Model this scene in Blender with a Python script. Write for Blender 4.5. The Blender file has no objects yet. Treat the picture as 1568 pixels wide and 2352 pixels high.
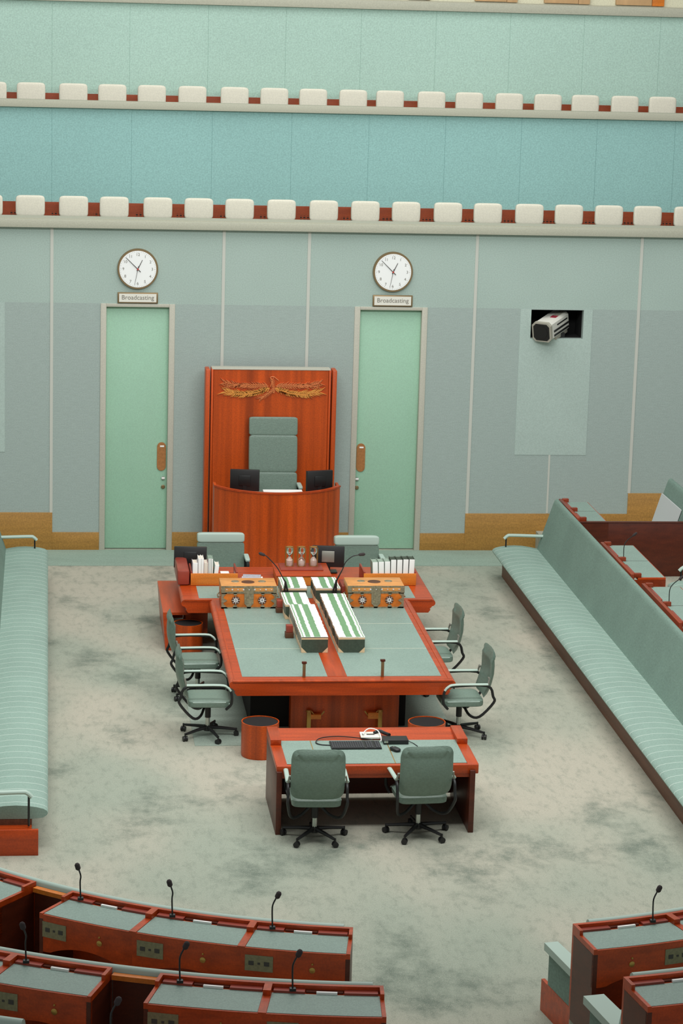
import bpy, bmesh, math, random
from mathutils import Vector, Matrix
random.seed(7)
S = bpy.context.scene
COL = S.collection
PI = math.pi
sin, cos, rad = math.sin, math.cos, math.radians

# ---------------------------------------------------------------- camera
F_PX = 5781.94
pitch, yaw, roll = 0.21414577, 0.11932672, -0.0285915
CAM = Vector((0.0, -39.26, 9.23))
fw = Vector((sin(yaw)*cos(pitch), cos(yaw)*cos(pitch), -sin(pitch)))
rt = Vector((cos(yaw), -sin(yaw), 0))
dn = fw.cross(rt)
r2 = cos(roll)*rt + sin(roll)*dn
d2 = -sin(roll)*rt + cos(roll)*dn
cam = bpy.data.cameras.new('camera')
cam.sensor_fit = 'VERTICAL'; cam.sensor_height = 36.0
cam.lens = F_PX/2352*36.0
cam.clip_end = 200
co = bpy.data.objects.new('camera', cam); COL.objects.link(co)
m = Matrix((r2, -d2, -fw)).transposed().to_4x4(); m.translation = CAM
co.matrix_world = m
S.camera = co

# ---------------------------------------------------------------- world, lights, exposure
S.view_settings.view_transform = 'Standard'
S.view_settings.look = 'None'
S.view_settings.gamma = 1.0
S.view_settings.use_curve_mapping = False
S.view_settings.exposure = 0.07
w = bpy.data.worlds.new('world'); S.world = w; w.use_nodes = True
bg = w.node_tree.nodes['Background']
bg.inputs[0].default_value = (0.97, 1.0, 1.0, 1); bg.inputs[1].default_value = 0.27
def area(name, loc, rot, sx, sy, power, col=(1, 1, 1)):
    l = bpy.data.lights.new(name, 'AREA'); l.shape = 'RECTANGLE'; l.size = sx; l.size_y = sy
    l.energy = power; l.color = col
    o = bpy.data.objects.new(name, l); COL.objects.link(o); o.location = loc; o.rotation_euler = rot
    return o
area('skylight', (3.5, -8.5, 15), (0, 0, 0), 15, 17, 1780, (1.0, 0.985, 0.96))
area('front_fill', (3.6, -17, 11.2), (rad(68), 0, 0), 14, 2, 1250, (0.98, 1.0, 0.99))  # added fill towards the back wall, standing in for unseen front spotlights

# ---------------------------------------------------------------- materials
def lin(c): 
    c /= 255.0
    return c/12.92 if c <= .04045 else ((c+.055)/1.055)**2.4
def rgb(r, g, b): return (lin(r), lin(g), lin(b), 1)
def mat(name, c, rough=.6, metal=0., n=None, n2=None, bump=None, spec=.5, trans=0., emit=None):
    """n=(scale xyz, amount, detail): brightness noise; n2 same on top"""
    M = bpy.data.materials.new(name); M.use_nodes = True
    nt = M.node_tree; N = nt.nodes; L = nt.links
    b = N['Principled BSDF']
    b.inputs['Base Color'].default_value = c; b.inputs['Roughness'].default_value = rough
    b.inputs['Metallic'].default_value = metal; b.inputs['Specular IOR Level'].default_value = spec
    b.inputs['Transmission Weight'].default_value = trans
    src = None
    for k in (n, n2):
        if not k: continue
        sc, am, det = k[:3]
        tc = N.new('ShaderNodeTexCoord'); mp = N.new('ShaderNodeMapping'); mp.inputs['Scale'].default_value = sc
        L.new(tc.outputs['Object'], mp.inputs[0])
        no = N.new('ShaderNodeTexNoise'); no.inputs['Scale'].default_value = 1; no.inputs['Detail'].default_value = det
        L.new(mp.outputs[0], no.inputs[0])
        mr = N.new('ShaderNodeMapRange'); mr.inputs[1].default_value = .3; mr.inputs[2].default_value = .7
        mr.inputs[3].default_value = 1-am; mr.inputs[4].default_value = 1+am; mr.clamp = True
        L.new(no.outputs[0], mr.inputs[0])
        mx = N.new('ShaderNodeVectorMath'); mx.operation = 'SCALE'
        if src is None: mx.inputs[0].default_value = c[:3]
        else: L.new(src, mx.inputs[0])
        L.new(mr.outputs[0], mx.inputs['Scale']); src = mx.outputs[0]
    if src is not None: L.new(src, b.inputs['Base Color'])
    if bump:
        sc, st = bump
        tc = N.new('ShaderNodeTexCoord'); no = N.new('ShaderNodeTexNoise'); no.inputs['Scale'].default_value = sc
        no.inputs['Detail'].default_value = 3
        L.new(tc.outputs['Object'], no.inputs[0])
        bp = N.new('ShaderNodeBump'); bp.inputs['Strength'].default_value = st; bp.inputs['Distance'].default_value = .02
        L.new(no.outputs[0], bp.inputs['Height']); L.new(bp.outputs[0], b.inputs['Normal'])
    if emit:
        b.inputs['Emission Color'].default_value = c; b.inputs['Emission Strength'].default_value = emit
    return M
def mathn(nt, op, a, b=None):
    n = nt.nodes.new('ShaderNodeMath'); n.operation = op
    for i, v in enumerate((a, b)):
        if v is None: continue
        if isinstance(v, (int, float)): n.inputs[i].default_value = v
        else: nt.links.new(v, n.inputs[i])
    return n.outputs[0]
def add_mask(M, c2, fn):
    """mix base colour towards c2 by a mask of object coords fn(nt, x, y, z)"""
    nt = M.node_tree; N = nt.nodes; L = nt.links; b = N['Principled BSDF']
    tc = N.new('ShaderNodeTexCoord'); sp = N.new('ShaderNodeSeparateXYZ'); L.new(tc.outputs['Object'], sp.inputs[0])
    f = fn(nt, sp.outputs[0], sp.outputs[1], sp.outputs[2])
    mx = N.new('ShaderNodeMix'); mx.data_type = 'RGBA'
    L.new(f, mx.inputs[0])
    if b.inputs['Base Color'].links: L.new(b.inputs['Base Color'].links[0].from_socket, mx.inputs[6])
    else: mx.inputs[6].default_value = b.inputs['Base Color'].default_value
    mx.inputs[7].default_value = c2
    L.new(mx.outputs[2], b.inputs['Base Color'])
    return M

GR = (60, 60, 60)
WOODC = rgb(178, 65, 17)
wood_x = mat('red_wood_grain_across', WOODC, .32, n=((1.2, 14, 14), .22, 4), n2=(GR, .12, 2))
wood_y = mat('red_wood_grain_along', WOODC, .32, n=((14, 1.2, 14), .22, 4), n2=(GR, .12, 2))
wood_z = mat('red_wood_upright_veneer', rgb(184, 72, 12), .38, n=((9, 9, .25), .34, 3), n2=(GR, .14, 2))
wood_shaded = mat('shaded_dark_red_wood', rgb(84, 33, 15), .4, n=((4, 4, 14), .22, 3), n2=(GR, .14, 2))  # dark red wood, darkened further for panels standing in less light
wood_plinth = mat('brown_plinth_wood', rgb(104, 66, 46), .5, n=((14, 1.2, 14), .2, 3), n2=(GR, .2, 2))
rail_wood = mat('dull_red_rail_wood', rgb(138, 54, 26), .35, n=((14, 1.2, 14), .2, 3), n2=(GR, .12, 2))
wood_orange = mat('orange_wood', rgb(214, 122, 40), .4, n=((2, 14, 14), .15, 3), n2=(GR, .1, 2))
wood_ochre = mat('ochre_skirting_wood', rgb(168, 124, 58), .5, n=((1.5, 3, 12), .12, 3), n2=((40, 40, 40), .16, 2))
wood_maroon = mat('maroon_wood', rgb(150, 62, 46), .35, n=((6, 6, 6), .15, 3))
wood_carved = mat('golden_carved_wood', rgb(232, 156, 70), .45)
wood_rose = mat('pale_rose_carved_wood', rgb(220, 126, 70), .45)
leather = mat('sage_leather', rgb(136, 158, 147), .5, n=((70, 70, 70), .14, 3), n2=((1.3, 1.3, 1.3), .06, 2))
seam = mat('pale_seam', rgb(196, 200, 180), .6)
seatlea = mat('green_chair_leather', rgb(114, 134, 121), .4, n=((40, 40, 40), .08, 2), bump=(60, .15))
armlea = mat('pale_green_armrest', rgb(176, 196, 184), .5)
WOVEN = rgb(138, 163, 151)
woven = mat('pleated_green_seat_cloth', WOVEN, .75, n=((60, 60, 60), .1, 2), n2=((2, .9, 2), .06, 2))
backcl = mat('green_bench_back_cloth', rgb(116, 140, 128), .8, n=((45, 45, 45), .14, 2), n2=((1.5, 1.5, 1.5), .06, 2))
cream = mat('cream_seat_fabric', rgb(226, 222, 204), .8, n=((50, 50, 50), .06, 2))
whitepap = mat('white_paper', rgb(246, 246, 242), .7)
offwhite = mat('offwhite_page_edges', rgb(226, 214, 198), .8, n=((3, 3, 3), .04, 1))
ivory = mat('ivory_spine_cloth', rgb(250, 250, 244), .6)
vellum = mat('tan_vellum', rgb(224, 190, 150), .6)
bookgreen = mat('dark_green_book_board', rgb(62, 72, 58), .6, n=((30, 30, 30), .15, 2))
labelgreen = mat('green_spine_label', rgb(118, 160, 116), .6, n=((60, 60, 60), .12, 2))
black = mat('black_plastic', rgb(28, 28, 28), .45)
blacksoft = mat('black_foam', rgb(58, 50, 50), .9)
blackmetal = mat('black_metal', rgb(40, 40, 40), .35, .3)
chrome = mat('chrome_metal', rgb(190, 195, 190), .25, .9)
greymet = mat('grey_metal', rgb(150, 150, 140), .4, .5)
brass = mat('brass', rgb(190, 150, 80), .35, .7)
bronze = mat('bronze_rim', rgb(140, 118, 84), .4, .5)
silver = mat('tarnished_silver', rgb(150, 138, 112), .5, .4, n=((40, 40, 40), .3, 3))
enamel = mat('white_enamel', rgb(226, 222, 220), .4)
boxwood = mat('orange_box_wood', rgb(206, 110, 30), .4, n=((10, 10, 10), .25, 3))
boxtop = mat('light_box_wood', rgb(220, 152, 84), .45, n=((6, 20, 20), .2, 3))
inlay = mat('dark_inlay', rgb(92, 52, 28), .5)
framemat = mat('greige_door_frame', rgb(188, 186, 171), .6, n=((60, 60, 60), .06, 1))
trimmat = mat('pale_wall_trim', rgb(198, 200, 190), .6)
doormat = mat('mint_green_door', rgb(160, 201, 175), .55, n=((70, 70, 70), .07, 2), n2=((1, 1, .6), .03, 2))
fascia = mat('greige_parapet', rgb(178, 178, 160), .7, n=((60, 60, 60), .08, 2))
fabric_lo = mat('grey_green_wall_fabric', rgb(162, 177, 171), .85, n=((8, 8, 45), .04, 2), n2=((60, 60, 60), .09, 2))
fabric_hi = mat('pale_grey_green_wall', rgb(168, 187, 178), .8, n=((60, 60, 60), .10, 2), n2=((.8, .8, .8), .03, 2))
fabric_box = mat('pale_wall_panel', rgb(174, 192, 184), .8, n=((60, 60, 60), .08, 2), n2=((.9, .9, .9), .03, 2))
teal = mat('teal_wall', rgb(142, 184, 180), .8, n=((45, 45, 45), .12, 2), n2=((.5, .5, .5), .03, 2))
pale = mat('pale_mint_wall', rgb(172, 202, 189), .8, n=((45, 45, 45), .12, 2), n2=((.5, .5, .5), .03, 2))
creamwall = mat('cream_wall', rgb(214, 212, 186), .8, n=((45, 45, 45), .1, 2))
tanwood = mat('tan_panel_wood', rgb(196, 160, 116), .6, n=((10, 10, 3), .1, 2))
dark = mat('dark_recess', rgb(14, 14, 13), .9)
glassm = mat('clear_glass', (1, 1, 1, 1), .02, trans=1.0)
sand = mat('pale_sand', rgb(246, 220, 206), .9)
greenpap = mat('bright_green_folder', rgb(84, 214, 142), .7)
greybook = mat('grey_green_cover', rgb(150, 168, 152), .7)
pinkpap = mat('pink_cover', rgb(196, 150, 158), .7)
greypap = mat('grey_printed_cover', rgb(176, 174, 182), .7, n=((60, 60, 60), .2, 2))
redl = mat('red_label', rgb(150, 40, 56), .6)
camwhite = mat('white_camera_casing', rgb(226, 224, 214), .45)
camgrey = mat('grey_camera_casing', rgb(170, 166, 152), .5)
olive = mat('olive_control_plate', rgb(136, 128, 98), .5, .1, n=((40, 40, 40), .15, 2))
clockface = mat('white_clock_face', rgb(246, 248, 246), .5)
ink = mat('dark_ink', rgb(70, 66, 62), .7)
signink = mat('grey_sign_lettering', rgb(128, 124, 114), .7)
signpl = mat('pale_sign_plate', rgb(230, 228, 216), .6)
redhub = mat('red_hub', rgb(190, 60, 50), .5)
pale_back = mat('pale_grey_lower_back', rgb(196, 200, 198), .7)
plate_wood = mat('brown_push_plate', rgb(168, 112, 62), .5, n=((30, 30, 30), .15, 2))
binin = mat('dark_bin_lining', rgb(16, 12, 10), .9)
mattex = mat('green_floor_mat', rgb(146, 160, 147), .9, n=((50, 50, 50), .12, 2))
border = mat('green_border_carpet', rgb(142, 162, 148), .95, n=((50, 50, 50), .12, 2), n2=((.7, 2, 1), .08, 3))

# pleat lines of the seat cloth: light caught on each welt, painted as a pale line every 0.2 m, along Y (straight) or by angle (curved)
def welt(M, coord):
    def fn(nt, x, y, z):
        t = coord(nt, x, y)
        fr = mathn(nt, 'FRACT', t)
        line = mathn(nt, 'LESS_THAN', fr, .05)
        return mathn(nt, 'MULTIPLY', line, .5)
    return add_mask(M, rgb(226, 236, 226), fn)
welt(woven, lambda nt, x, y: mathn(nt, 'MULTIPLY', y, 4.6))

# perforated grille band at the foot of the lower gallery panelling
wood_perf = mat('perforated_gallery_wood', rgb(146, 62, 28), .45, n=((2, 2, 14), .15, 3), n2=(GR, .12, 2))
def perf(nt, x, y, z):
    fx = mathn(nt, 'LESS_THAN', mathn(nt, 'FRACT', mathn(nt, 'MULTIPLY', x, 17.0)), .55)
    fz = mathn(nt, 'LESS_THAN', mathn(nt, 'FRACT', mathn(nt, 'MULTIPLY', z, 26.0)), .55)
    lo = mathn(nt, 'LESS_THAN', z, 5.235)
    bay = mathn(nt, 'GREATER_THAN', mathn(nt, 'FRACT', mathn(nt, 'ADD', mathn(nt, 'MULTIPLY', x, 1.5), .1)), .2)
    return mathn(nt, 'MULTIPLY', mathn(nt, 'MULTIPLY', fx, fz), mathn(nt, 'MULTIPLY', lo, bay))
add_mask(wood_perf, rgb(40, 18, 10), perf)
gallery_wood = mat('gallery_wood', rgb(146, 62, 28), .45, n=((2, 2, 14), .15, 3), n2=(GR, .12, 2))

# carpet: mottled warm grey-green pile with trodden dark patches
carpet = bpy.data.materials.new('mottled_carpet'); carpet.use_nodes = True
def build_carpet():
    nt = carpet.node_tree; N = nt.nodes; L = nt.links; b = N['Principled BSDF']
    b.inputs['Roughness'].default_value = .95; b.inputs['Specular IOR Level'].default_value = .1
    tc = N.new('ShaderNodeTexCoord')
    def noise(sc, det, rough=.6):
        mp = N.new('ShaderNodeMapping'); mp.inputs['Scale'].default_value = sc; L.new(tc.outputs['Object'], mp.inputs[0])
        no = N.new('ShaderNodeTexNoise'); no.inputs['Scale'].default_value = 1; no.inputs['Detail'].default_value = det
        no.inputs['Roughness'].default_value = rough
        L.new(mp.outputs[0], no.inputs[0]); return no.outputs[0]
    def mix(f, a, bcol):
        mx = N.new('ShaderNodeMix'); mx.data_type = 'RGBA'; L.new(f, mx.inputs[0])
        for s, v in ((6, a), (7, bcol)):
            if isinstance(v, tuple): mx.inputs[s].default_value = v
            else: L.new(v, mx.inputs[s])
        return mx.outputs[2]
    def ramp(f, lo, hi):
        r = N.new('ShaderNodeMapRange'); r.inputs[1].default_value = lo; r.inputs[2].default_value = hi
        r.interpolation_type = 'SMOOTHSTEP'; L.new(f, r.inputs[0]); return r.outputs[0]
    base = mix(ramp(noise((.35, .22, 1), 2), .35, .65), rgb(154, 162, 147), rgb(180, 175, 159))
    patch = mix(ramp(noise((.75, .6, 1), 7, .7), .49, .73), base, rgb(96, 109, 98))
    fine = noise((11, 4, 1), 4, .7)
    p2 = mix(mathn(nt, 'MULTIPLY', ramp(fine, .45, .75), .42), patch, rgb(112, 122, 110))
    g = noise((95, 60, 1), 2, .8)
    p3a = mix(mathn(nt, 'MULTIPLY', ramp(g, .5, .75), .5), p2, rgb(104, 110, 99))
    g2 = noise((120, 75, 1), 1, .8)
    p3 = mix(mathn(nt, 'MULTIPLY', ramp(g2, .52, .75), .45), p3a, rgb(206, 204, 188))
    L.new(p3, b.inputs['Base Color'])
build_carpet()

# ---------------------------------------------------------------- mesh helpers
class MB:
    """mesh builder in world coordinates; build() stores them relative to the parent's location"""
    def __init__(s, off=(0, 0, 0), mats=None):
        s.bm = bmesh.new(); s.off = Vector(off); s.mi = 0
    def _new(s, verts, faces):
        vs = [s.bm.verts.new(v) for v in verts]
        fs = []
        for f in faces:
            try:
                q = s.bm.faces.new([vs[i] for i in f]); q.material_index = s.mi; fs.append(q)
            except ValueError: pass
        return vs, fs
    def box(s, x0, x1, y0, y1, z0, z1, bev=0, rz=0, piv=None, seg=2):
        v = [(x, y, z) for z in (z0, z1) for y in (y0, y1) for x in (x0, x1)]
        if rz:
            p = piv or ((x0+x1)/2, (y0+y1)/2)
            v = [(p[0]+(x-p[0])*cos(rz)-(y-p[1])*sin(rz), p[1]+(x-p[0])*sin(rz)+(y-p[1])*cos(rz), z) for x, y, z in v]
        vs, fs = s._new(v, [(0, 2, 3, 1), (4, 5, 7, 6), (0, 1, 5, 4), (1, 3, 7, 5), (3, 2, 6, 7), (2, 0, 4, 6)])
        if bev:
            es = list({e for f in fs for e in f.edges})
            r = bmesh.ops.bevel(s.bm, geom=es, offset=bev, segments=seg, affect='EDGES', profile=.5)
            for f in r['faces']: f.material_index = s.mi
        return s
    def prism(s, poly, axis, a0, a1, fn=None):
        n = len(poly)
        def P(u, v, a): return {'x': (a, u, v), 'y': (u, a, v), 'z': (u, v, a)}[axis]
        v = [P(u, t, a0) for u, t in poly]+[P(u, t, a1) for u, t in poly]
        f = [tuple(range(n-1, -1, -1)), tuple(range(n, 2*n))]+[(i, (i+1) % n, n+(i+1) % n, n+i) for i in range(n)]
        s._new(v, f); return s
    def sweep(s, cx, cy, prof, a0, a1, n=16, caps=True):
        """closed (r,z) profile swept about (cx,cy); angle in degrees from -Y towards +X"""
        k = len(prof); v = []; f = []
        for i in range(n+1):
            a = rad(a0+(a1-a0)*i/n)
            v += [(cx+r*sin(a), cy-r*cos(a), z) for r, z in prof]
        for i in range(n):
            for j in range(k):
                f.append((i*k+j, i*k+(j+1) % k, (i+1)*k+(j+1) % k, (i+1)*k+j))
        if caps: f += [tuple(range(k-1, -1, -1)), tuple(range(n*k, n*k+k))]
        s._new(v, f); return s
    def sector(s, cx, cy, r0, r1, a0, a1, z0, z1, n=10):
        return s.sweep(cx, cy, [(r0, z0), (r1, z0), (r1, z1), (r0, z1)], a0, a1, n)
    def lathe(s, c, prof, n=20, axis='z', close=False):
        v = []; f = []; k = len(prof)
        for i in range(n):
            a = 2*PI*i/n
            for r, h in prof:
                p = (r*cos(a), r*sin(a), h) if axis == 'z' else ((r*cos(a), h, r*sin(a)) if axis == 'y' else (h, r*cos(a), r*sin(a)))
                v.append((c[0]+p[0], c[1]+p[1], c[2]+p[2]))
        for i in range(n):
            i2 = (i+1) % n
            for j in range(k-1): f.append((i*k+j, i2*k+j, i2*k+j+1, i*k+j+1))
            if close: f.append((i*k+k-1, i2*k+k-1, i2*k, i*k))
        if not close:
            f += [tuple(i*k for i in range(n-1, -1, -1)), tuple(i*k+k-1 for i in range(n))]
        s._new(v, f); return s
    def cyl(s, c, r, h, axis='z', n=20, r2=None):
        return s.lathe(c, [(r, 0), (r if r2 is None else r2, h)], n, axis)
    def tube(s, pts, r, n=8, rs=None, flat=1.0):
        pts = [Vector(p) for p in pts]; v = []; f = []
        if len(pts) > 3:                       # smooth the path (Catmull-Rom)
            q = [pts[0]*2-pts[1]]+pts+[pts[-1]*2-pts[-2]]; np_, nr_ = [], []
            rr = rs or [r]*len(pts)
            for i in range(len(pts)-1):
                a, b, c, d = q[i:i+4]
                for k in range(4):
                    t = k/4
                    np_.append(.5*((2*b)+(c-a)*t+(2*a-5*b+4*c-d)*t*t+(3*b-a-3*c+d)*t**3)); nr_.append(rr[i]+(rr[i+1]-rr[i])*t)
            pts = np_+[pts[-1]]; rs = nr_+[rr[-1]]
        up = Vector((0, 0, 1)); prev = None
        for i, p in enumerate(pts):
            t = (pts[min(i+1, len(pts)-1)]-pts[max(i-1, 0)]).normalized()
            if prev is None:
                a = up if abs(t.z) < .95 else Vector((1, 0, 0))
                u = t.cross(a).normalized()
            else:
                u = (prev-t*prev.dot(t)); u = u.normalized() if u.length > 1e-6 else t.orthogonal().normalized()
            prev = u; q = t.cross(u).normalized()
            ri = rs[i] if rs else r
            for j in range(n):
                a = 2*PI*j/n
                v.append(tuple(p+u*ri*cos(a)+q*ri*flat*sin(a)))
        k = len(pts)
        for i in range(k-1):
            for j in range(n): f.append((i*n+j, i*n+(j+1) % n, (i+1)*n+(j+1) % n, (i+1)*n+j))
        f += [tuple(range(n-1, -1, -1)), tuple(range((k-1)*n, k*n))]
        s._new(v, f); return s
    def pillow(s, c, sz, e1=.35, e2=.35, nu=20, nv=12, rot=None):
        """superellipsoid cushion, sz = full sizes"""
        def sp(w, e): return math.copysign(abs(w)**e, w)
        v = []; f = []
        R = rot or Matrix.Identity(3)
        for i in range(nv+1):
            ph = -PI/2+PI*i/nv
            for j in range(nu):
                th = -PI+2*PI*j/nu
                p = Vector((sz[0]/2*sp(cos(ph), e1)*sp(cos(th), e2), sz[1]/2*sp(cos(ph), e1)*sp(sin(th), e2), sz[2]/2*sp(sin(ph), e1)))
                v.append(tuple(R @ p+Vector(c)))
        for i in range(nv):
            for j in range(nu):
                f.append((i*nu+j, i*nu+(j+1) % nu, (i+1)*nu+(j+1) % nu, (i+1)*nu+j))
        s._new(v, f); return s
    def shell(s, wd, z0, z1, yfn, th, e=.3, cx=0, nr=8, na=36):
        """rounded-rectangle curved pad in x-z, y given by yfn(x, z)"""
        zc, hz = (z0+z1)/2, (z1-z0)/2
        def sp(w, q): return math.copysign(abs(w)**q, w)
        def ring(side):
            rows = []
            for k in range(nr+1):
                q = k/nr
                t = th/2*max(0, 1-q**5)**.5
                row = []
                for j in range(na):
                    a = 2*PI*j/na
                    x = wd/2*q*sp(cos(a), e); z = zc+hz*q*sp(sin(a), e)
                    row.append((cx+x, yfn(x, z)+side*t, z))
                rows.append(row)
            return rows
        for side in (1, -1):
            rows = ring(side); v = [p for r in rows for p in r]; f = []
            for k in range(nr):
                for j in range(na):
                    q = (k*na+j, k*na+(j+1) % na, (k+1)*na+(j+1) % na, (k+1)*na+j)
                    f.append(q if side < 0 else q[::-1])
            s._new(v, f)
        bmesh.ops.remove_doubles(s.bm, verts=s.bm.verts, dist=1e-5)
        return s
    def build(s, name, mats, parent=None, smooth=35, loc=None):
        off = Vector(loc) if loc is not None else (parent['_base'] if parent is not None and '_base' in parent.keys() else (0, 0, 0))
        off = Vector(off)
        bmesh.ops.recalc_face_normals(s.bm, faces=s.bm.faces)
        if off.length: bmesh.ops.translate(s.bm, verts=s.bm.verts, vec=-off)
        me = bpy.data.meshes.new(name); s.bm.to_mesh(me); s.bm.free()
        for mm in (mats if isinstance(mats, (list, tuple)) else [mats]): me.materials.append(mm)
        if smooth:
            me.polygons.foreach_set('use_smooth', [True]*len(me.polygons))
            try: me.set_sharp_from_angle(angle=rad(smooth))
            except Exception: pass
        o = bpy.data.objects.new(name, me); COL.objects.link(o)
        if parent is not None: o.parent = parent
        if loc is not None: o.location = loc
        return o
def tag(o, label, cat, group=None):
    o['label'] = label; o['category'] = cat
    if group: o['group'] = group
    return o
BASES = {}
def thing(name, label, cat, base=(0, 0, 0), group=None):
    o = bpy.data.objects.new(name, None); COL.objects.link(o)
    o.empty_display_size = .2; o.location = base
    tag(o, label, cat, group); BASES[o.name] = Vector(base)
    return o
def part(mb, name, m, root, smooth=35, label=None):
    """child mesh: geometry was written in world coordinates"""
    r = root
    while r.parent is not None: r = r.parent
    b = BASES.get(r.name, Vector((0, 0, 0)))
    bmesh.ops.translate(mb.bm, verts=mb.bm.verts, vec=-b)
    o = mb.build(name, m, None, smooth)
    o.parent = root
    if label: o['label'] = label
    return o
def solo(mb, name, m, label, cat, base, group=None, smooth=35):
    o = mb.build(name, m, None, smooth, loc=base)
    return tag(o, label, cat, group)
def struct(mb, name, m, smooth=35):
    o = mb.build(name, m, None, smooth); o['kind'] = 'structure'; return o
def dup(root, loc, rz=0, label=None, group=None):
    r = root.copy(); COL.objects.link(r); r.location = loc; r.rotation_euler = (0, 0, rz)
    if label: r['label'] = label
    if group: r['group'] = group
    for ch in list(root.children):
        c = ch.copy(); COL.objects.link(c); c.parent = r
        for g in list(ch.children):
            d = g.copy(); COL.objects.link(d); d.parent = c
    return r
def text_mb(body, size, loc, rx=PI/2, rz=0, depth=.002, align='CENTER'):
    cu = bpy.data.curves.new('lettering', 'FONT'); cu.body = body; cu.size = size; cu.extrude = depth
    cu.align_x = align; cu.align_y = 'CENTER'
    o = bpy.data.objects.new('lettering', cu); COL.objects.link(o)
    me = bpy.data.meshes.new_from_object(o.evaluated_get(bpy.context.evaluated_depsgraph_get()))
    mb = MB(); mb.bm.from_mesh(me)
    bpy.data.objects.remove(o); bpy.data.curves.remove(cu); bpy.data.meshes.remove(me)
    mb.bm.transform(Matrix.Translation(loc) @ Matrix.Rotation(rz, 4, 'Z') @ Matrix.Rotation(rx, 4, 'X'))
    return mb
def merge(a, b):
    me = bpy.data.meshes.new('t'); b.bm.to_mesh(me); b.bm.free(); a.bm.from_mesh(me); bpy.data.meshes.remove(me); return a
ORD = ['first', 'second', 'third', 'fourth', 'fifth', 'sixth', 'seventh', 'eighth', 'ninth', 'tenth', 'eleventh', 'twelfth', 'thirteenth',
       'fourteenth', 'fifteenth', 'sixteenth', 'seventeenth', 'eighteenth', 'nineteenth', 'twentieth']
TENS = {20: 'twenty', 30: 'thirty', 40: 'forty', 50: 'fifty'}
def ordw(n):
    if n <= 20: return ORD[n-1]
    t, u = n//10*10, n % 10
    return {30: 'thirtieth', 40: 'fortieth', 50: 'fiftieth'}[t] if u == 0 else TENS[t]+'-'+ORD[u-1]

# ================================================================ THE SETTING
struct(MB().box(-6, 14, -26, .3, -.1, 0), 'floor', carpet)
struct(MB().box(-6, 14, -1.085, -.02, 0, .006), 'trim_1', border)          # green strip of carpet along the wall
struct(MB().box(1.78, 5.0, -10.3, -6.9, 0, .005), 'trim_2', mattex)      # green matting under the table

def wall_cells(xs, zs, holes, y0, y1):
    mb = MB()
    for i in range(len(xs)-1):
        for k in range(len(zs)-1):
            xc, zc = (xs[i]+xs[i+1])/2, (zs[k]+zs[k+1])/2
            if any(a < xc < b and c < zc < d for a, b, c, d in holes): continue
            mb.box(xs[i], xs[i+1], y0, y1, zs[k], zs[k+1])
    return mb
D1 = (.83, 1.99); D2 = (4.825, 5.99); DT = 3.955
CB = (7.66, 8.51, 3.48, 3.94)
holes = [(D1[0], D1[1], 0, DT), (D2[0], D2[1], 0, DT), CB]
struct(wall_cells([-6, D1[0], D1[1], D2[0], D2[1], CB[0], CB[1], 14], [0, CB[2], CB[3], DT], holes, 0, .12), 'wall_back', fabric_lo)
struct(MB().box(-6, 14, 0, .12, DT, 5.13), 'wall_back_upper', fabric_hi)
# pale panel set round the camera opening, and its twin at the left edge of the photo
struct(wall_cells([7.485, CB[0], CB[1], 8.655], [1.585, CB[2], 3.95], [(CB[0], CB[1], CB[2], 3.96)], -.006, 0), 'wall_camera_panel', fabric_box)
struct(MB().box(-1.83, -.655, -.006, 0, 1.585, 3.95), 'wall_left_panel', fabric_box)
struct(MB().box(8.045, 8.075, -.006, 0, .62, 1.585), 'trim_3', trimmat)
n = 4
for x, zb in ((.07, .61), (2.74, .3), (4.08, .3), (6.745, .615), (9.4, .96)):
    struct(MB().box(x-.024, x+.024, -.012, 0, zb, 5.12), 'trim_%d' % n, trimmat); n += 1
for a, b, z in ((-6, .09, .61), (.09, .83, .29), (1.99, 4.825, .295), (5.99, 6.72, .285), (6.72, 9.385, .615), (9.385, 14, .96)):
    struct(MB().box(a, b, -.022, 0, 0, z, .004), 'baseboard_back' if a == -6 else 'baseboard_back.%03d' % n, wood_ochre); n += 1
# back of the camera recess
struct(wall_cells([7.6, CB[0], CB[1], 8.57], [3.42, CB[2], CB[3], 4.0], [CB], .12, .62).box(7.6, 8.57, .62, .66, 3.42, 4.0), 'wall_recess', dark)

# lower gallery
struct(MB().box(-6, 14, -.13, .12, 5.135, 5.255, .006).box(-6, 14, -.02, .4, 5.255, 5.27), 'trim_20', fascia)
struct(MB().box(-6, 14, .12, 1.5, 4.6, 4.68), 'floor_gallery', carpet)
struct(MB().box(-6, 14, 1.42, 1.5, 4.68, 5.385), 'wall_gallery_panelling', wood_perf)
mb = MB(); xs = [-6, -3.7, -2.5, -1.2, .07, 1.335, 2.62, 3.9, 5.15, 6.4, 7.65, 8.9, 10.2, 11.5, 14]
for a, b in zip(xs, xs[1:]): mb.box(a, b-.006, 1.44, 1.56, 5.385, 6.9)
mb.box(-6, 14, 1.447, 1.56, 5.385, 6.9)
struct(mb, 'wall_gallery', teal)
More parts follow.
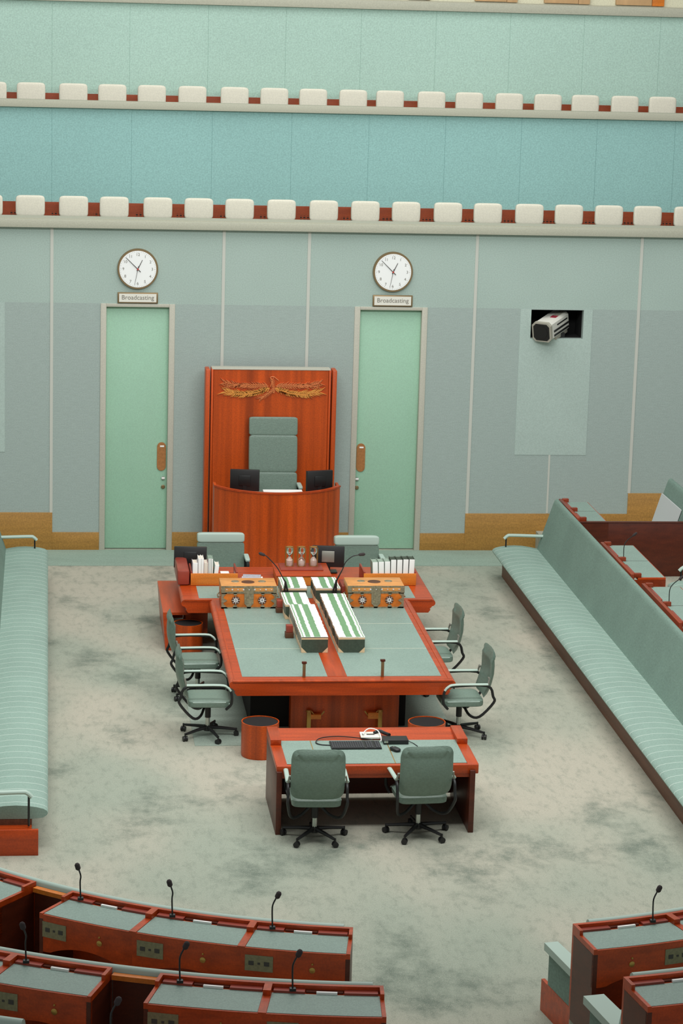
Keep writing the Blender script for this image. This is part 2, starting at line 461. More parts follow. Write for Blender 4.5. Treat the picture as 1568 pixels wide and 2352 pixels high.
# upper gallery
struct(MB().box(-6, 14, 1.35, 1.6, 6.885, 7.0, .006), 'trim_21', fascia)
struct(MB().box(-6, 14, 1.56, 2.9, 6.3, 6.36), 'floor_gallery_upper', carpet)
struct(MB().box(-6, 14, 2.82, 2.9, 6.36, 7.035), 'wall_gallery_upper_panelling', gallery_wood)
mb = MB()
for a, b in zip(xs, xs[1:]): mb.box(a, b-.006, 2.84, 2.96, 7.035, 8.53)
mb.box(-6, 14, 2.847, 2.96, 7.035, 8.53)
struct(mb, 'wall_gallery_upper', pale)
struct(MB().box(-6, 14, 2.76, 3.0, 8.52, 8.66, .006).box(-6, 14, 2.9, 3.38, 8.64, 8.67), 'trim_22', fascia)
struct(MB().box(-6, 14, 3.4, 3.5, 8.4, 11), 'wall_top', creamwall)
for i, (a, b, c) in enumerate(((5.0, 5.5, tanwood), (5.99, 6.36, tanwood), (7.12, 7.84, tanwood), (8.3, 9.08, tanwood), (9.53, 10.36, tanwood))):
    t = thing('wall_cabinet', 'tan wooden panel at the top edge, '+ORD[i]+' from the left', 'panel', (a, 3.3, 8.69), 'tan panels along the top edge of the photo')
    w_ = b-a
    part(MB().box(a, b-w_*.26, 3.32, 3.4, 8.69, 9.6, .004), 'panel', c, t)
    part(MB().box(b-w_*.25, b, 3.33, 3.4, 8.685, 9.6, .004), 'side_board', wood_orange if i == 4 else tanwood, t)

# doors -------------------------------------------------------------
def door(name, x0, x1, hinge_right, zmid):
    f = MB().box(x0, x0+.09, -.02, .12, 0, DT, .006).box(x1-.09, x1, -.02, .12, 0, DT, .006).box(x0+.09, x1-.09, -.02, .12, DT-.05, DT, .004)
    root = MB().box(x0+.09, x1-.09, .08, .115, .012, DT-.05, .004).build(name, doormat)
    root['kind'] = 'structure'
    def ch(mb, nm, m, p=root):
        o = mb.build(nm, m); o.parent = p; return o
    ch(f, 'door_frame', framemat)
    px = x1-.19 if hinge_right else x0+.19-.0
    wd = .14
    px = (x1-.09-.17+.01) if hinge_right else (x0+.09+.015)
    pl = MB()
    pts = []
    for k in range(9):
        a = PI*k/8; pts.append((px+wd/2+wd/2*cos(a), 1.67+.07*sin(a)))
    for k in range(9):
        a = PI+PI*k/8; pts.append((px+wd/2+wd/2*cos(a), 1.35+.07*sin(a)))
    pl.prism(pts, 'y', .062, .08)
    p_ = ch(pl, 'push_plate', plate_wood)
    ch(MB().box(px+.045, px+.11, .058, .062, 1.665, 1.69), 'push_label', whitepap, p_)
    lx = px+wd*.72 if hinge_right else px+.02
    lk = ch(MB().cyl((lx, .05, 1.16), .028, .03, 'y', 14), 'lock', greymet)
    ch(MB().box(lx-.025, lx+.025, .045, .05, 1.15, 1.18), 'lock_label', whitepap, lk)
    ch(MB().lathe((lx, .045, 1.02), [(.02, 0), (.032, .012), (.026, .035)], 14, 'y'), 'keyhole', bronze)
    return root
door('door_1', D1[0], D1[1], True, 0)
door('door_2', D2[0], D2[1], False, 0)

# clocks and signs ----------------------------------------------------
def clock(cx, cz, label):
    t = thing('wall_clock', label, 'clock', (cx, 0, cz), 'wall clocks above the doors')
    part(MB().lathe((cx, -.06, cz), [(.285, 0), (.312, .0), (.318, .02), (.318, .06), (.285, .06)], 48, 'y'), 'rim', bronze, t)
    part(MB().cyl((cx, -.062, cz), .287, .01, 'y', 48), 'face', clockface, t)
    nm = MB()
    for h in range(1, 13):
        a = rad(30*h)
        merge(nm, text_mb(str(h), .062, (cx+.225*sin(a), -.0635, cz+.225*cos(a)), depth=.001))
    part(nm, 'numerals', signink, t, 0)
    tk = MB()
    for h in range(60):
        a = rad(6*h); l = .02 if h % 5 == 0 else .01
        tk.tube([(cx+(.275-l)*sin(a), -.0635, cz+(.275-l)*cos(a)), (cx+.275*sin(a), -.0635, cz+.275*cos(a))], .0018, 4)
    part(tk, 'minute_marks', signink, t, 0)
    def hand(nm, deg, l, back, r, m, y):
        a = rad(deg)
        part(MB().tube([(cx-back*sin(a), y, cz-back*cos(a)), (cx, y, cz), (cx+l*sin(a), y, cz+l*cos(a))], r, 6, rs=[r, r, r*.6]), nm, m, t)
    hand('hour_hand', 26, .16, .03, .007, ink, -.068); hand('minute_hand', -46, .26, .06, .006, ink, -.071)
    hand('second_hand', 191, .25, .05, .0035, ink, -.074)
    part(MB().cyl((cx, -.08, cz), .014, .012, 'y', 14), 'hub', redhub, t)
def sign(x0, x1, z0, z1, label):
    t = thing('door_sign', label, 'sign', ((x0+x1)/2, 0, z0), 'broadcasting signs above the doors')
    part(MB().box(x0, x1, -.03, 0, z0, z1, .006), 'sign_frame', bronze, t)
    part(MB().box(x0+.025, x1-.025, -.034, -.03, z0+.02, z1-.02), 'sign_plate', signpl, t)
    part(text_mb('Broadcasting', .098, ((x0+x1)/2, -.036, (z0+z1)/2+.005), depth=.001), 'lettering', signink, t, 0)
clock(1.40, 4.505, 'round white wall clock above the left door'); clock(5.41, 4.515, 'round white wall clock above the right door')
sign(1.09, 1.72, 3.965, 4.135, 'pale Broadcasting sign under the left clock'); sign(5.105, 5.74, 3.965, 4.145, 'pale Broadcasting sign under the right clock')

# television camera in the wall recess ------------------------------------
def tv_camera():
    base = Vector((8.14, .25, 3.72))
    t = thing('video_camera', 'white video camera poking out of the dark square hole in the wall', 'camera', base)
    R = Matrix.Rotation(rad(-38), 3, 'Z') @ Matrix.Rotation(rad(12), 3, 'X')
    def tr(mb):
        mb.bm.transform(Matrix.Translation(base) @ R.to_4x4()); return mb
    def octo(w_, h, c): return [(-w_+c, -h), (w_-c, -h), (w_, -h+c), (w_, h-c), (w_-c, h), (-w_+c, h), (-w_, h-c), (-w_, -h+c)]
    part(tr(MB().prism(octo(.15, .15, .035), 'y', -.52, .1)), 'casing', camwhite, t)
    part(tr(MB().prism(octo(.165, .16, .05), 'y', -.56, -.5)), 'hood', camgrey, t)
    part(tr(MB().prism(octo(.14, .135, .045), 'y', -.566, -.54)), 'lens_window', black, t)
    part(tr(MB().cyl((0, -.572, -.0), .105, .01, 'y', 24)), 'lens', black, t)
    part(tr(MB().box(.0, .1, -.25, -.15, .15, .156)), 'red_label', redl, t)
    part(tr(MB().box(-.0, .1, -.14, .08, .15, .158)), 'top_plate', camgrey, t)
    part(tr(MB().box(.15, .16, -.42, .08, -.1, -.07).box(.15, .16, -.42, .08, -.03, .0).box(.15, .156, -.3, .05, .05, .07)), 'side_ribs', black, t)
    part(tr(MB().box(-.1, .12, -.3, .1, -.2, -.15, .005)), 'mount', camgrey, t)
    part(MB().box(8.1, 8.24, .1, .3, 3.485, 3.56), 'stand', blackmetal, t)
tv_camera()

# gallery seats ----------------------------------------------------------------
def seat_proto(name, label, cat, y, zb, zt, fz, group):
    t = thing(name, label, cat, (0, y, fz), group)
    zc = (zb+zt)/2
    part(MB().pillow((0, y, zc), (.46, .11, zt-zb), .3, .34, 28, 14), 'backrest', cream, t)
    part(MB().pillow((0, y+.22, fz+.42), (.46, .42, .09), .35, .35), 'seat_pad', cream, t)
    part(MB().box(-.05, .05, y+.08, y+.14, fz, zb+.1, .008).box(-.16, .16, y+.05, y+.4, fz+.33, fz+.385), 'support', blackmetal, t)
    return t
row1 = [-.93, -.27, .41, 1.05, 1.74, 2.39, 3.04, 3.71, 4.39, 5.06, 5.72, 6.4, 7.05, 7.73, 8.38, 9.04, 9.68, 10.35]
row2 = [-.89, -.27, .41, 1.04, 1.68, 2.34, 3.03, 3.68, 4.32, 4.98, 5.59, 6.28, 6.91, 7.58, 8.23, 8.86, 9.53, 10.17]
for row, y, zb, zt, fz, nm in ((row1, .9, 5.2, 5.535, 4.68, 'lower'), (row2, 2.3, 6.9, 7.225, 6.36, 'upper')):
    grp = 'cream seats along the %s gallery' % nm
    for i, x in enumerate(row):
        lab = 'cream padded seat, %s from the left in the %s gallery row' % (ORD[i], nm)
        if i == 0:
            p = seat_proto('gallery_seat', lab, 'seat', y, zb, zt, fz, grp); p.location = (x, y, fz)
        else: dup(p, (x, y, fz), 0, lab, grp)

# ================================================================ SPEAKER'S END
struct(MB().box(2.62, 4.44, -1.38, -.51, 0, .5), 'floor_dais', carpet)
def speaker_panel():
    t = thing('screen_panel', 'tall red veneered screen with carved sprays behind the high chair', 'panel', (3.48, -.3, .0))
    x0, x1, y0, y1, zt = 2.455, 4.515, -.5, -.22, 3.01
    part(MB().box(x0+.13, x1-.13, y0+.02, y1, .3, zt-.005), 'board', wood_z, t)
    part(MB().box(x0+.1, x1-.1, y0+.01, y1-.01, zt-.005, zt+.012, .003), 'top_edge_highlight', framemat, t)  # pale strip paints the highlight along the top of the screen
    for sg, xa in ((1, x0), (-1, x1)):
        mb = MB()
        mb.box(min(xa, xa+sg*.07), max(xa, xa+sg*.07), y0-.02, y1, 0, zt, .012)
        mb.box(min(xa+sg*.09, xa+sg*.125), max(xa+sg*.09, xa+sg*.125), y0, y1, .0, zt, .01)
        part(mb, 'side_fluting', wood_z, t)
    # carved sprays
    yy = y0+.01
    rnd = random.Random(3)
    rose = MB()
    def leaf(mb, p, ang, l, wd):
        q = [(0, 0), (l*.35, wd), (l, 0), (l*.35, -wd)]
        poly = [(p[0]+a*cos(ang)-b*sin(ang), p[1]+a*sin(ang)+b*cos(ang)) for a, b in q]
        mb.prism(poly, 'y', yy-.012, yy+.012)
    def spray(mb, p0, p1, sag, nl, l, wd):
        last = None
        for i in range(nl):
            u = i/(nl-1)
            x = p0[0]+(p1[0]-p0[0])*u; z = p0[1]+(p1[1]-p0[1])*u-sag*sin(PI*u)
            du = .01; u2 = u+du
            x2 = p0[0]+(p1[0]-p0[0])*u2; z2 = p0[1]+(p1[1]-p0[1])*u2-sag*sin(PI*u2)
            a = math.atan2(z2-z, x2-x)
            if last: mb.tube([(last[0], yy-.004, last[1]), (x, yy-.004, z)], .008, 5)
            last = (x, z)
            k = 1 if u < .6 else 1.15
            for sd in (1, -1):
                leaf(mb, (x, z), a+sd*(.55+rnd.uniform(-.12, .12)), l*k*rnd.uniform(.85, 1.15), wd)
    cx = 3.5
    for sg in (1, -1):
        g_ = MB(); r_ = MB()
        spray(g_, (cx+sg*.04, 2.72), (cx+sg*.73, 2.665), .06, 24, .105, .0075)
        spray(g_, (cx+sg*.10, 2.70), (cx+sg*.56, 2.615), .03, 15, .08, .0085)
        spray(r_, (cx+sg*.06, 2.75), (cx+sg*.74, 2.805), .03, 20, .085, .0055)
        spray(r_, (cx+sg*.08, 2.77), (cx+sg*.72, 2.745), -.01, 18, .085, .005)
        part(g_, 'carved_wattle', wood_carved, t, 0); part(r_, 'carved_sprays', wood_rose, t, 0)
    spray(rose, (cx+.02, 2.70), (cx-.18, 2.56), .01, 10, .07, .0055)
    spray(rose, (cx+.03, 2.64), (cx+.0, 2.84), 0, 8, .07, .005)
    rose.tube([(cx-.03, yy-.006, 2.74), (cx+.0, yy-.006, 2.84), (cx-.03, yy-.006, 2.89), (cx+.02, yy-.006, 2.9), (cx+.07, yy-.006, 2.865), (cx+.1, yy-.006, 2.84)], .007, 6)
    part(rose, 'carved_bird', wood_rose, t, 0)
speaker_panel()

def speaker_desk():
    t = thing('curved_desk', 'curved red wooden desk front before the high chair', 'desk', (3.53, -1.9, 0))
    cx, cy, R, am = 3.53, -.92, 1.1, 62
    part(MB().sweep(cx, cy, [(R-.04, 0), (R, 0), (R, 1.34), (R-.04, 1.34)], -am, am, 40), 'front_panel', wood_z, t, 30)
    part(MB().sweep(cx, cy, [(R-.05, 1.34), (R+.012, 1.34), (R+.012, 1.365), (R-.05, 1.365)], -am, am, 40), 'top_rail', wood_x, t)
    xe = R*sin(rad(am)); ye = cy-R*cos(rad(am))
    for sg in (1, -1):
        part(MB().box(cx+sg*xe-.04 if sg > 0 else cx-xe, cx+xe if sg > 0 else cx-xe+.04, ye, ye+.35, 0, 1.34), 'side_panel', wood_z, t)
    # worktop
    pts = [(cx+(R-.045)*sin(rad(a)), cy-(R-.045)*cos(rad(a))) for a in range(-60, 61, 6)]
    part(MB().prism(pts, 'z', 1.16, 1.19), 'worktop', wood_x, t)
speaker_desk()
solo(MB().prism([(-1.86, 1.2), (-1.5, 1.2), (-1.5, 1.31), (-1.86, 1.30)], 'x', 3.30, 3.90), 'paper_pad', whitepap, 'white paper pad behind the curved desk rim', 'paper', (3.6, -1.68, 1.19))

def monitor(name, label, cx, y, zt, w_, h, rz, zbase, tilt=8, group=None, badge=False):
    t = thing(name, label, 'monitor', (cx, y, zbase), group)
    R = Matrix.Rotation(rz, 4, 'Z') @ Matrix.Rotation(rad(tilt), 4, 'X')
    T = Matrix.Translation((cx, y, zt-h/2))
    def tr(mb): mb.bm.transform(T @ R); return mb
    part(tr(MB().box(-w_/2, w_/2, -.018, .02, -h/2, h/2, .006)), 'back_cover', black, t)
    part(tr(MB().box(-w_/2, w_/2, .018, .05, -h/2, h/2, .006)), 'screen_bezel', blackmetal, t)
    part(tr(MB().box(-.09, .09, -.035, -.018, -.08, .08, .006)), 'mount_plate', blackmetal if not badge else greymet, t)
    part(MB().box(cx-.03, cx+.03, y-.03, y+.03, zbase+.01, zt-h*.6).box(cx-.13, cx+.13, y-.09, y+.09, zbase, zbase+.015, .004), 'stand', blackmetal, t)
monitor('monitor', 'black monitor at the left of the curved desk', 3.03, -1.36, 1.59, .45, .33, rad(-8), 1.19, 0, 'monitors seen from behind')
monitor('monitor', 'black monitor at the right of the curved desk', 4.19, -1.36, 1.58, .42, .32, rad(14), 1.19, 0, 'monitors seen from behind')
monitor('monitor', 'black monitor at the left end of the clerks table', 2.02, -4.62, 1.13, .46, .3, rad(-6), .77, -6, 'monitors seen from behind')
monitor('monitor', 'black monitor beside the three sandglasses', 3.98, -4.62, 1.145, .46, .3, rad(-8), .77, -6, 'monitors seen from behind', True)

def star_base(t, c, R0=.33, ang=0, z0=0, h=.4):
    x, y, _ = c
    part(MB().cyl((x, y, z0+.1), .028, h-.18, 'z', 14), 'gas_lift', chrome, t)
    part(MB().cyl((x, y, z0+.24), .036, h-.24, 'z', 14).box(x-.11, x+.11, y-.13, y+.11, z0+h-.03, z0+h+.02, .01), 'column', black, t)
    hub = part(MB().cyl((x, y, z0+.075), .05, .055, 'z', 16), 'base_hub', blackmetal, t)
    for k in range(5):
        a = ang+2*PI*k/5; ux, uy = sin(a), cos(a)
        part(MB().tube([(x+.03*ux, y+.03*uy, z0+.115), (x+R0*.5*ux, y+R0*.5*uy, z0+.105), (x+R0*ux, y+R0*uy, z0+.085)], .02, 8, rs=[.026, .02, .016]), 'base_leg', blackmetal, t)
        wx, wy = x+(R0+.005)*ux, y+(R0+.005)*uy
        cb = MB()
        for sd in (-.017, .017):
            w0 = MB().cyl((0, sd-.011, 0), .032, .022, 'y', 14)
            w0.bm.transform(Matrix.Translation((wx, wy, z0+.032)) @ Matrix.Rotation(PI/2-a+.6*k, 4, 'Z'))
            merge(cb, w0)
        cb.cyl((wx, wy, z0+.05), .01, .05, 'z', 8)
        part(cb, 'castor', black, t)

def high_chair(name, label, base, W, zt, seams, rz, roll, z0=0, group=None):
    """high-backed leather chair facing +Y locally; seams = heights where the back pads meet"""
    t = thing(name, label, 'chair', (0, 0, 0), group)
    sz = z0+.47
    zs = [sz+.03]+seams+[zt]
    for i, (a, b) in enumerate(zip(zs, zs[1:])):
        top = i == len(zs)-2
        c = (a+b)/2; y = -.24-.12*(c-sz)
        mb = MB().pillow((0, y, c), (W, .17 if (top and roll) else .13, b-a+.012), .3 if roll and top else .16, .12, 40, 18, Matrix.Rotation(rad(7), 3, 'X'))
        part(mb, 'headrest' if top else 'back_pad', armlea if (top and roll) else seatlea, t)
    part(MB().pillow((0, .05, sz), (W-.06, .58, .14), .3, .25), 'seat', seatlea, t)
    for sg in (1, -1):
        x = sg*(W/2+.02)
        part(MB().tube([(x, -.24, sz+.02), (x, -.24, sz+.23), (x, -.17, sz+.27), (x, .16, sz+.27), (x, .25, sz+.2), (x, .22, sz+.0)], .022, 8), 'arm_frame', blackmetal, t)
        part(MB().pillow((x, .0, sz+.29), (.07, .4, .045), .4, .35), 'arm_pad', armlea, t)
    star_base(t, (0, 0, 0), .33, .3, z0, .4)
    t.location = base; t.rotation_euler = (0, 0, rz)
    return t
high_chair('high_back_chair', 'tall green leather chair against the red screen', (3.52, -.98, 0), .76, 2.275, [1.42, 2.0], PI, False, .5)
high_chair('clerk_chair', 'green leather clerk chair left of the sandglasses', (2.53, -3.72, 0), .69, 1.06, [.93], PI, True, 0, 'clerk chairs behind the table')
high_chair('clerk_chair', 'green leather clerk chair right of the sandglasses', (4.53, -3.72, 0), .66, 1.02, [.89], PI, True, 0, 'clerk chairs behind the table')

# ================================================================ CENTRAL TABLE
def bull(x0, x1, zt=.76, h=.18):
    """cross-section with bullnose and cove on both sides"""
    R = []
    for k in range(9):
        a = PI/2-PI*k/8; R.append((x1+.045*cos(a), zt-.045+.045*sin(a)))
    R += [(x1-.005, zt-.1), (x1-.03, zt-.125), (x1-.02, zt-.14), (x1-.05, zt-h)]
    Lp = [(x0+x1-x, z) for x, z in R][::-1]
    return R+Lp
def central_table():
    t = thing('council_table', 'large red wooden table with green leather inlays in the middle of the floor', 'table', (3.56, -7.5, 0))
    xa, xb, yf, yb = 2.235, 4.905, -10.15, -6.2
    part(MB().prism(bull(xa, xb), 'y', yf, yb), 'main_top', wood_x, t)
    part(MB().box(xa-.005, xb+.005, yf-.012, yf+.08, .748, .766, .004).box(xa+.02, xa+.04, yf+.08, yb, .758, .766).box(xb-.04, xb-.02, yf+.08, yb, .758, .766), 'edge_bead', wood_y, t)
    part(MB().box(3.405, 3.635, yf+.2, yb-.05, .76, .763), 'centre_strip', wood_orange if False else wood_y, t)
    for a, b in ((2.36, 3.4), (3.64, 4.80)):
        lf = part(MB().box(a, b, yf+.2, yb-.1, .76, .7635), 'leather_inlay', leather, t)
        part(MB().box(a, b, -7.466, -7.454, .7635, .7645).box(a, b, -8.696, -8.684, .7635, .7645), 'leather_seam', seam, lf)
    part(MB().box(2.98, 4.32, -9.75, -7.2, 0, .6, .006), 'pedestal', wood_z, t)
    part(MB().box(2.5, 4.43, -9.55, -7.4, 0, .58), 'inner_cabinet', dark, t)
    # rear cross piece
    ca, cb_, cf, ck = 1.86, 5.25, -6.2, -4.29
    part(MB().prism(bull(ca, cb_), 'y', cf, ck), 'cross_top', wood_x, t)
    part(MB().box(ca, 2.23, cf-.006, cf, .742, .766).box(4.91, cb_, cf-.006, cf, .742, .766), 'cross_bead', wood_y, t)
    part(MB().box(2.06, 5.03, -6.1, -5.42, .76, .7625), 'cross_leather', leather, t)
    part(MB().box(1.9, 2.2, -5.85, -5.2, .2, .58), 'cross_cabinet', wood_z, t)
    part(MB().box(4.6, 4.95, -6.0, -4.5, 0, .58), 'cross_cabinet', wood_z, t)
    part(MB().prism([(1.58, .5), (1.95, .5), (1.95, .535), (1.58, .535)], 'y', -6.0, -4.2).prism([(1.62, 0), (1.7, 0), (1.66, .5), (1.58, .5)], 'y', -6.0, -4.2).prism([(1.64, .0), (1.95, 0), (1.95, .5), (1.59, .5)], 'y', -4.25, -4.2), 'side_ledge', wood_y, t)
    part(MB().box(1.8, 1.97, -5.4, -4.5, .765, .98, .03), 'end_block', wood_maroon, t)
    # mace cradles on the pedestal, clips on the top
    for x, sg, zt in ((3.2, 1, .29), (4.08, -1, .29)):
        c = part(MB().box(x-.025, x+.025, -9.83, -9.75, 0, zt-.02, .004).lathe((x, -9.79, zt-.03), [(.028, 0), (.04, .008), (.03, .03)], 12), 'cradle_post', brass, t)
        xx0, xx1 = (x+.02, x+.15) if sg > 0 else (x-.15, x-.02)
        part(MB().box(xx0, xx1, -9.83, -9.76, zt-.11, zt-.03 if sg < 0 else zt-.05, .004), 'cradle_block', wood_orange, c)
        part(MB().tube([(x+sg*(.03+.16*u), -9.8, zt-.015-.07*sin(PI*u)) for u in [i/8 for i in range(9)]], .009, 6), 'cradle_hook', brass, c)
    for x, zt in ((3.11, .93), (4.07, .955)):
        c = part(MB().box(x-.018, x+.018, -9.985, -9.955, .76, zt, .004), 'rest_post', bronze, t)
        part(MB().box(x-.03, x+.03, -9.99, -9.95, zt, zt+.025, .004), 'rest_cap', wood_shaded, c)
central_table()

# racks on the rear cross piece ------------------------------------------
def rack(name, label, x0, x1, y0, y1, zt):
    t = thing(name, label, 'rack', ((x0+x1)/2, y0, .763))
    part(MB().box(x0, x1, y0, y0+.025, .763, zt, .004), 'front_board', wood_orange, t)
    for xa in (x0, x1-.025): part(MB().box(xa, xa+.025, y0+.025, y1, .763, zt+.02, .004), 'side_board', wood_maroon, t)
    part(MB().box(x0+.025, x1-.025, y0+.025, y1, .763, .785), 'shelf', wood_orange, t)
rack('book_rack', 'orange wooden book rack at the left end of the table', 1.985, 2.64, -5.39, -4.85, .93)
rack('book_rack', 'orange wooden book rack at the right end of the table', 4.40, 5.14, -5.39, -4.85, .93)
t = thing('tray_stand', 'orange wooden tray stand under the three sandglasses', 'stand', (3.53, -5.3, .763))
part(MB().box(3.19, 3.93, -5.4, -4.7, .763, .895, .006), 'body', wood_orange, t)
part(MB().box(3.17, 3.95, -5.42, -4.66, .895, .91, .004), 'top_board', wood_x, t)
part(MB().box(3.26, 3.86, -5.14, -4.72, .91, .925, .003), 'tray', wood_maroon, t)

def up_book(x0, x1, y, z, h, lean, spine, cover, label, group, d=.24):
    t = thing('book', label, 'book', ((x0+x1)/2, y, z), group)
    s = MB().box(x0+.002, x1-.002, y, y+.012, z, z+h, .004); c = MB().box(x0, x0+.005, y+.006, y+d, z, z+h).box(x1-.005, x1, y+.006, y+d, z, z+h)
    p = MB().box(x0+.005, x1-.005, y+.012, y+d-.01, z+.004, z+h-.008)
    for mb, nm, m_ in ((s, 'spine', spine), (c, 'cover', cover), (p, 'pages', cover if cover in (bookgreen, greybook) else offwhite)):
        part(mb, nm, m_, t)
    t.rotation_euler = (0, lean, 0)
g = 'books in the left table rack'
xs_ = [(2.012, 2.085, .30, whitepap, greypap, 'wide white book at the left end of the left rack'), (2.09, 2.13, .36, whitepap, whitepap, 'thin tall white book, second in the left rack'),
       (2.132, 2.165, .36, whitepap, whitepap, 'thin tall white book, third in the left rack'), (2.168, 2.225, .30, offwhite, pinkpap, 'cream book with a pink cover in the left rack'),
       (2.229, 2.25, .36, whitepap, greybook, 'slim white book right of the pink covered book'), (2.252, 2.272, .36, whitepap, greybook, 'slim white book, second right of the pink covered book'),
       (2.274, 2.294, .355, whitepap, greybook, 'slim white book, third right of the pink covered book'), (2.298, 2.355, .27, whitepap, whitepap, 'leaning white book with pink print at the right end of the left rack')]
for x0, x1, h, sp_, cv, lab in xs_: up_book(x0, x1, -5.36, .786, h-.01, 0.10 if 'leaning' in lab else 0, sp_, cv, lab, g)
g = 'books in the right table rack'
hs = [.27, .275, .28, .305, .305, .31, .31]
for i, h in enumerate(hs):
    x0 = 4.535+i*.083
    up_book(x0, x0+.078, -5.36, .786, h+.03, -.05+.012*i, whitepap, greybook if i < 3 else bookgreen, 'thick white spined book, %s from the left in the right rack' % ORD[i], g)

# papers, folder, flat books on the cross piece
def slab(x0, x1, y0, y1, z0, z1, m_, name, label, cat, rz=0, bev=.002):
    return solo(MB().box(x0, x1, y0, y1, z0, z1, bev, rz), name, m_, label, cat, ((x0+x1)/2, (y0+y1)/2, z0))
slab(2.68, 3.02, -5.55, -5.2, .763, .80, whitepap, 'paper_stack', 'lowest white stack of papers behind the left chest', 'papers')
slab(2.69, 3.0, -5.53, -5.22, .80, .835, pinkpap, 'paper_stack', 'brownish pink papers in the middle of the pile behind the left chest', 'papers', .03)
slab(2.7, 2.99, -5.53, -5.22, .835, .85, whitepap, 'paper_stack', 'white sheets near the top of the pile behind the left chest', 'papers', -.05)
slab(2.71, 2.96, -5.48, -5.2, .85, .875, greypap, 'booklet', 'grey printed booklet on top of the paper pile', 'booklet', -.12)
slab(2.44, 2.56, -4.84, -4.7, .763, .80, whitepap, 'note_box', 'small white note box between book rack and paper pile', 'box', 0)
slab(4.16, 4.52, -5.72, -5.42, .763, .80, greybook, 'flat_book', 'grey green book lying under the bright green folder', 'book')
slab(4.10, 4.4, -5.70, -5.40, .80, .83, greenpap, 'folder', 'bright green folder on the right of the table', 'folder', .04)
slab(4.33, 4.47, -5.60, -5.36, .80, .822, whitepap, 'loose_papers', 'white papers sticking out beside the green folder', 'papers', .12)
slab(3.99, 4.08, -6.3, -5.9, .763, .98, wood_maroon, 'wooden_box', 'brown upright wooden box left of the right chest', 'box', 0, .006)
slab(3.84, 3.96, -5.62, -5.46, .763, .86, wood_maroon, 'small_box', 'small maroon box under the monitor by the sandglasses', 'box', .3, .006)
for i, (x, y) in enumerate(((3.095, -6.86), (3.10, -8.14))):
    t = thing('glass_block', 'small dark wooden block '+('beside the left chest' if i == 0 else 'beside the front left volumes'), 'block', (x, y, .7635), 'small blocks beside the volumes')
    part(MB().box(x-.055, x+.055, y-.055, y+.055, .7635, .835, .006), 'base', inlay, t)
    part(MB().box(x-.045, x+.045, y-.045, y+.045, .835, .93, .01), 'top_block', wood_maroon, t)

# sandglasses
def sandglass(x, y, z, fill, label):
    t = thing('sandglass', label, 'sandglass', (x, y, z), 'sandglasses on the tray')
    pr = [(.045, .0), (.052, .02), (.052, .07), (.04, .1), (.012, .135), (.012, .145), (.04, .18), (.05, .21), (.05, .25), (.045, .27)]
    part(MB().lathe((x, y, z), pr, 20), 'glass_bulb', glassm, t)
    top = .03+.06*fill
    part(MB().lathe((x, y, z), [(.044, .006), (.049, .02), (.046, top), (.008, top+.045)], 16), 'sand', sand, t)
    if fill < .6: part(MB().lathe((x, y, z), [(.004, .14), (.02, .165), (.028, .18)], 12), 'upper_sand', sand, t)
    fr = MB()
    for k in range(4):
        a = PI/4+k*PI/2; fr.cyl((x+.075*cos(a), y+.075*sin(a), z), .005, .275, 'z', 6)
    part(fr, 'frame_posts', brass, t)
    part(MB().cyl((x, y, z-.0), .05, .006, 'z', 20), 'foot', brass, t); part(MB().cyl((x, y, z+.27), .05, .008, 'z', 20), 'cap', brass, t)
sandglass(3.40, -4.9, .925, 1.0, 'left sandglass with all its sand at the bottom')
sandglass(3.57, -4.9, .925, .25, 'middle sandglass with sand still running')
sandglass(3.74, -4.9, .925, .9, 'right sandglass beside the monitor')

# table microphones
def table_mic(path, head_dir, legs, y, label):
    t = thing('table_microphone', label, 'microphone', (legs[0][0], y, .763), 'gooseneck microphones on the table')
    part(MB().tube(path, .007, 8, rs=[.012]+[.007]*(len(path)-1)), 'gooseneck', black, t)
    h = Vector(path[-1]); d = Vector(head_dir)
    part(MB().tube([h-d*.02, h, h+d*.05, h+d*.075], .02, 10, rs=[.01, .02, .022, .012]), 'microphone_head', blacksoft, t)
    for q in legs: part(MB().tube([path[0], (q[0], y, q[2])], .013, 8), 'leg', blackmetal, t)
    part(MB().box(min(q[0] for q in legs)-.03, max(q[0] for q in legs)+.03, y-.05, y+.05, .7635, .775, .003), 'foot_plate', blackmetal, t)
table_mic([(3.20, -6.45, 1.075), (3.16, -6.45, 1.14), (3.08, -6.45, 1.28), (2.95, -6.45, 1.42), (2.90, -6.45, 1.45)], (-.9, 0, .35), [(3.18, 0, .77), (3.28, 0, .77)], -6.45, 'black gooseneck microphone beside the left chest')
table_mic([(3.89, -6.45, 1.09), (3.97, -6.45, 1.25), (4.01, -6.45, 1.35), (4.10, -6.45, 1.43), (4.2, -6.45, 1.455)], (.95, 0, .1), [(3.80, 0, .77), (3.89, 0, .77)], -6.45, 'black gooseneck microphone beside the right chest')

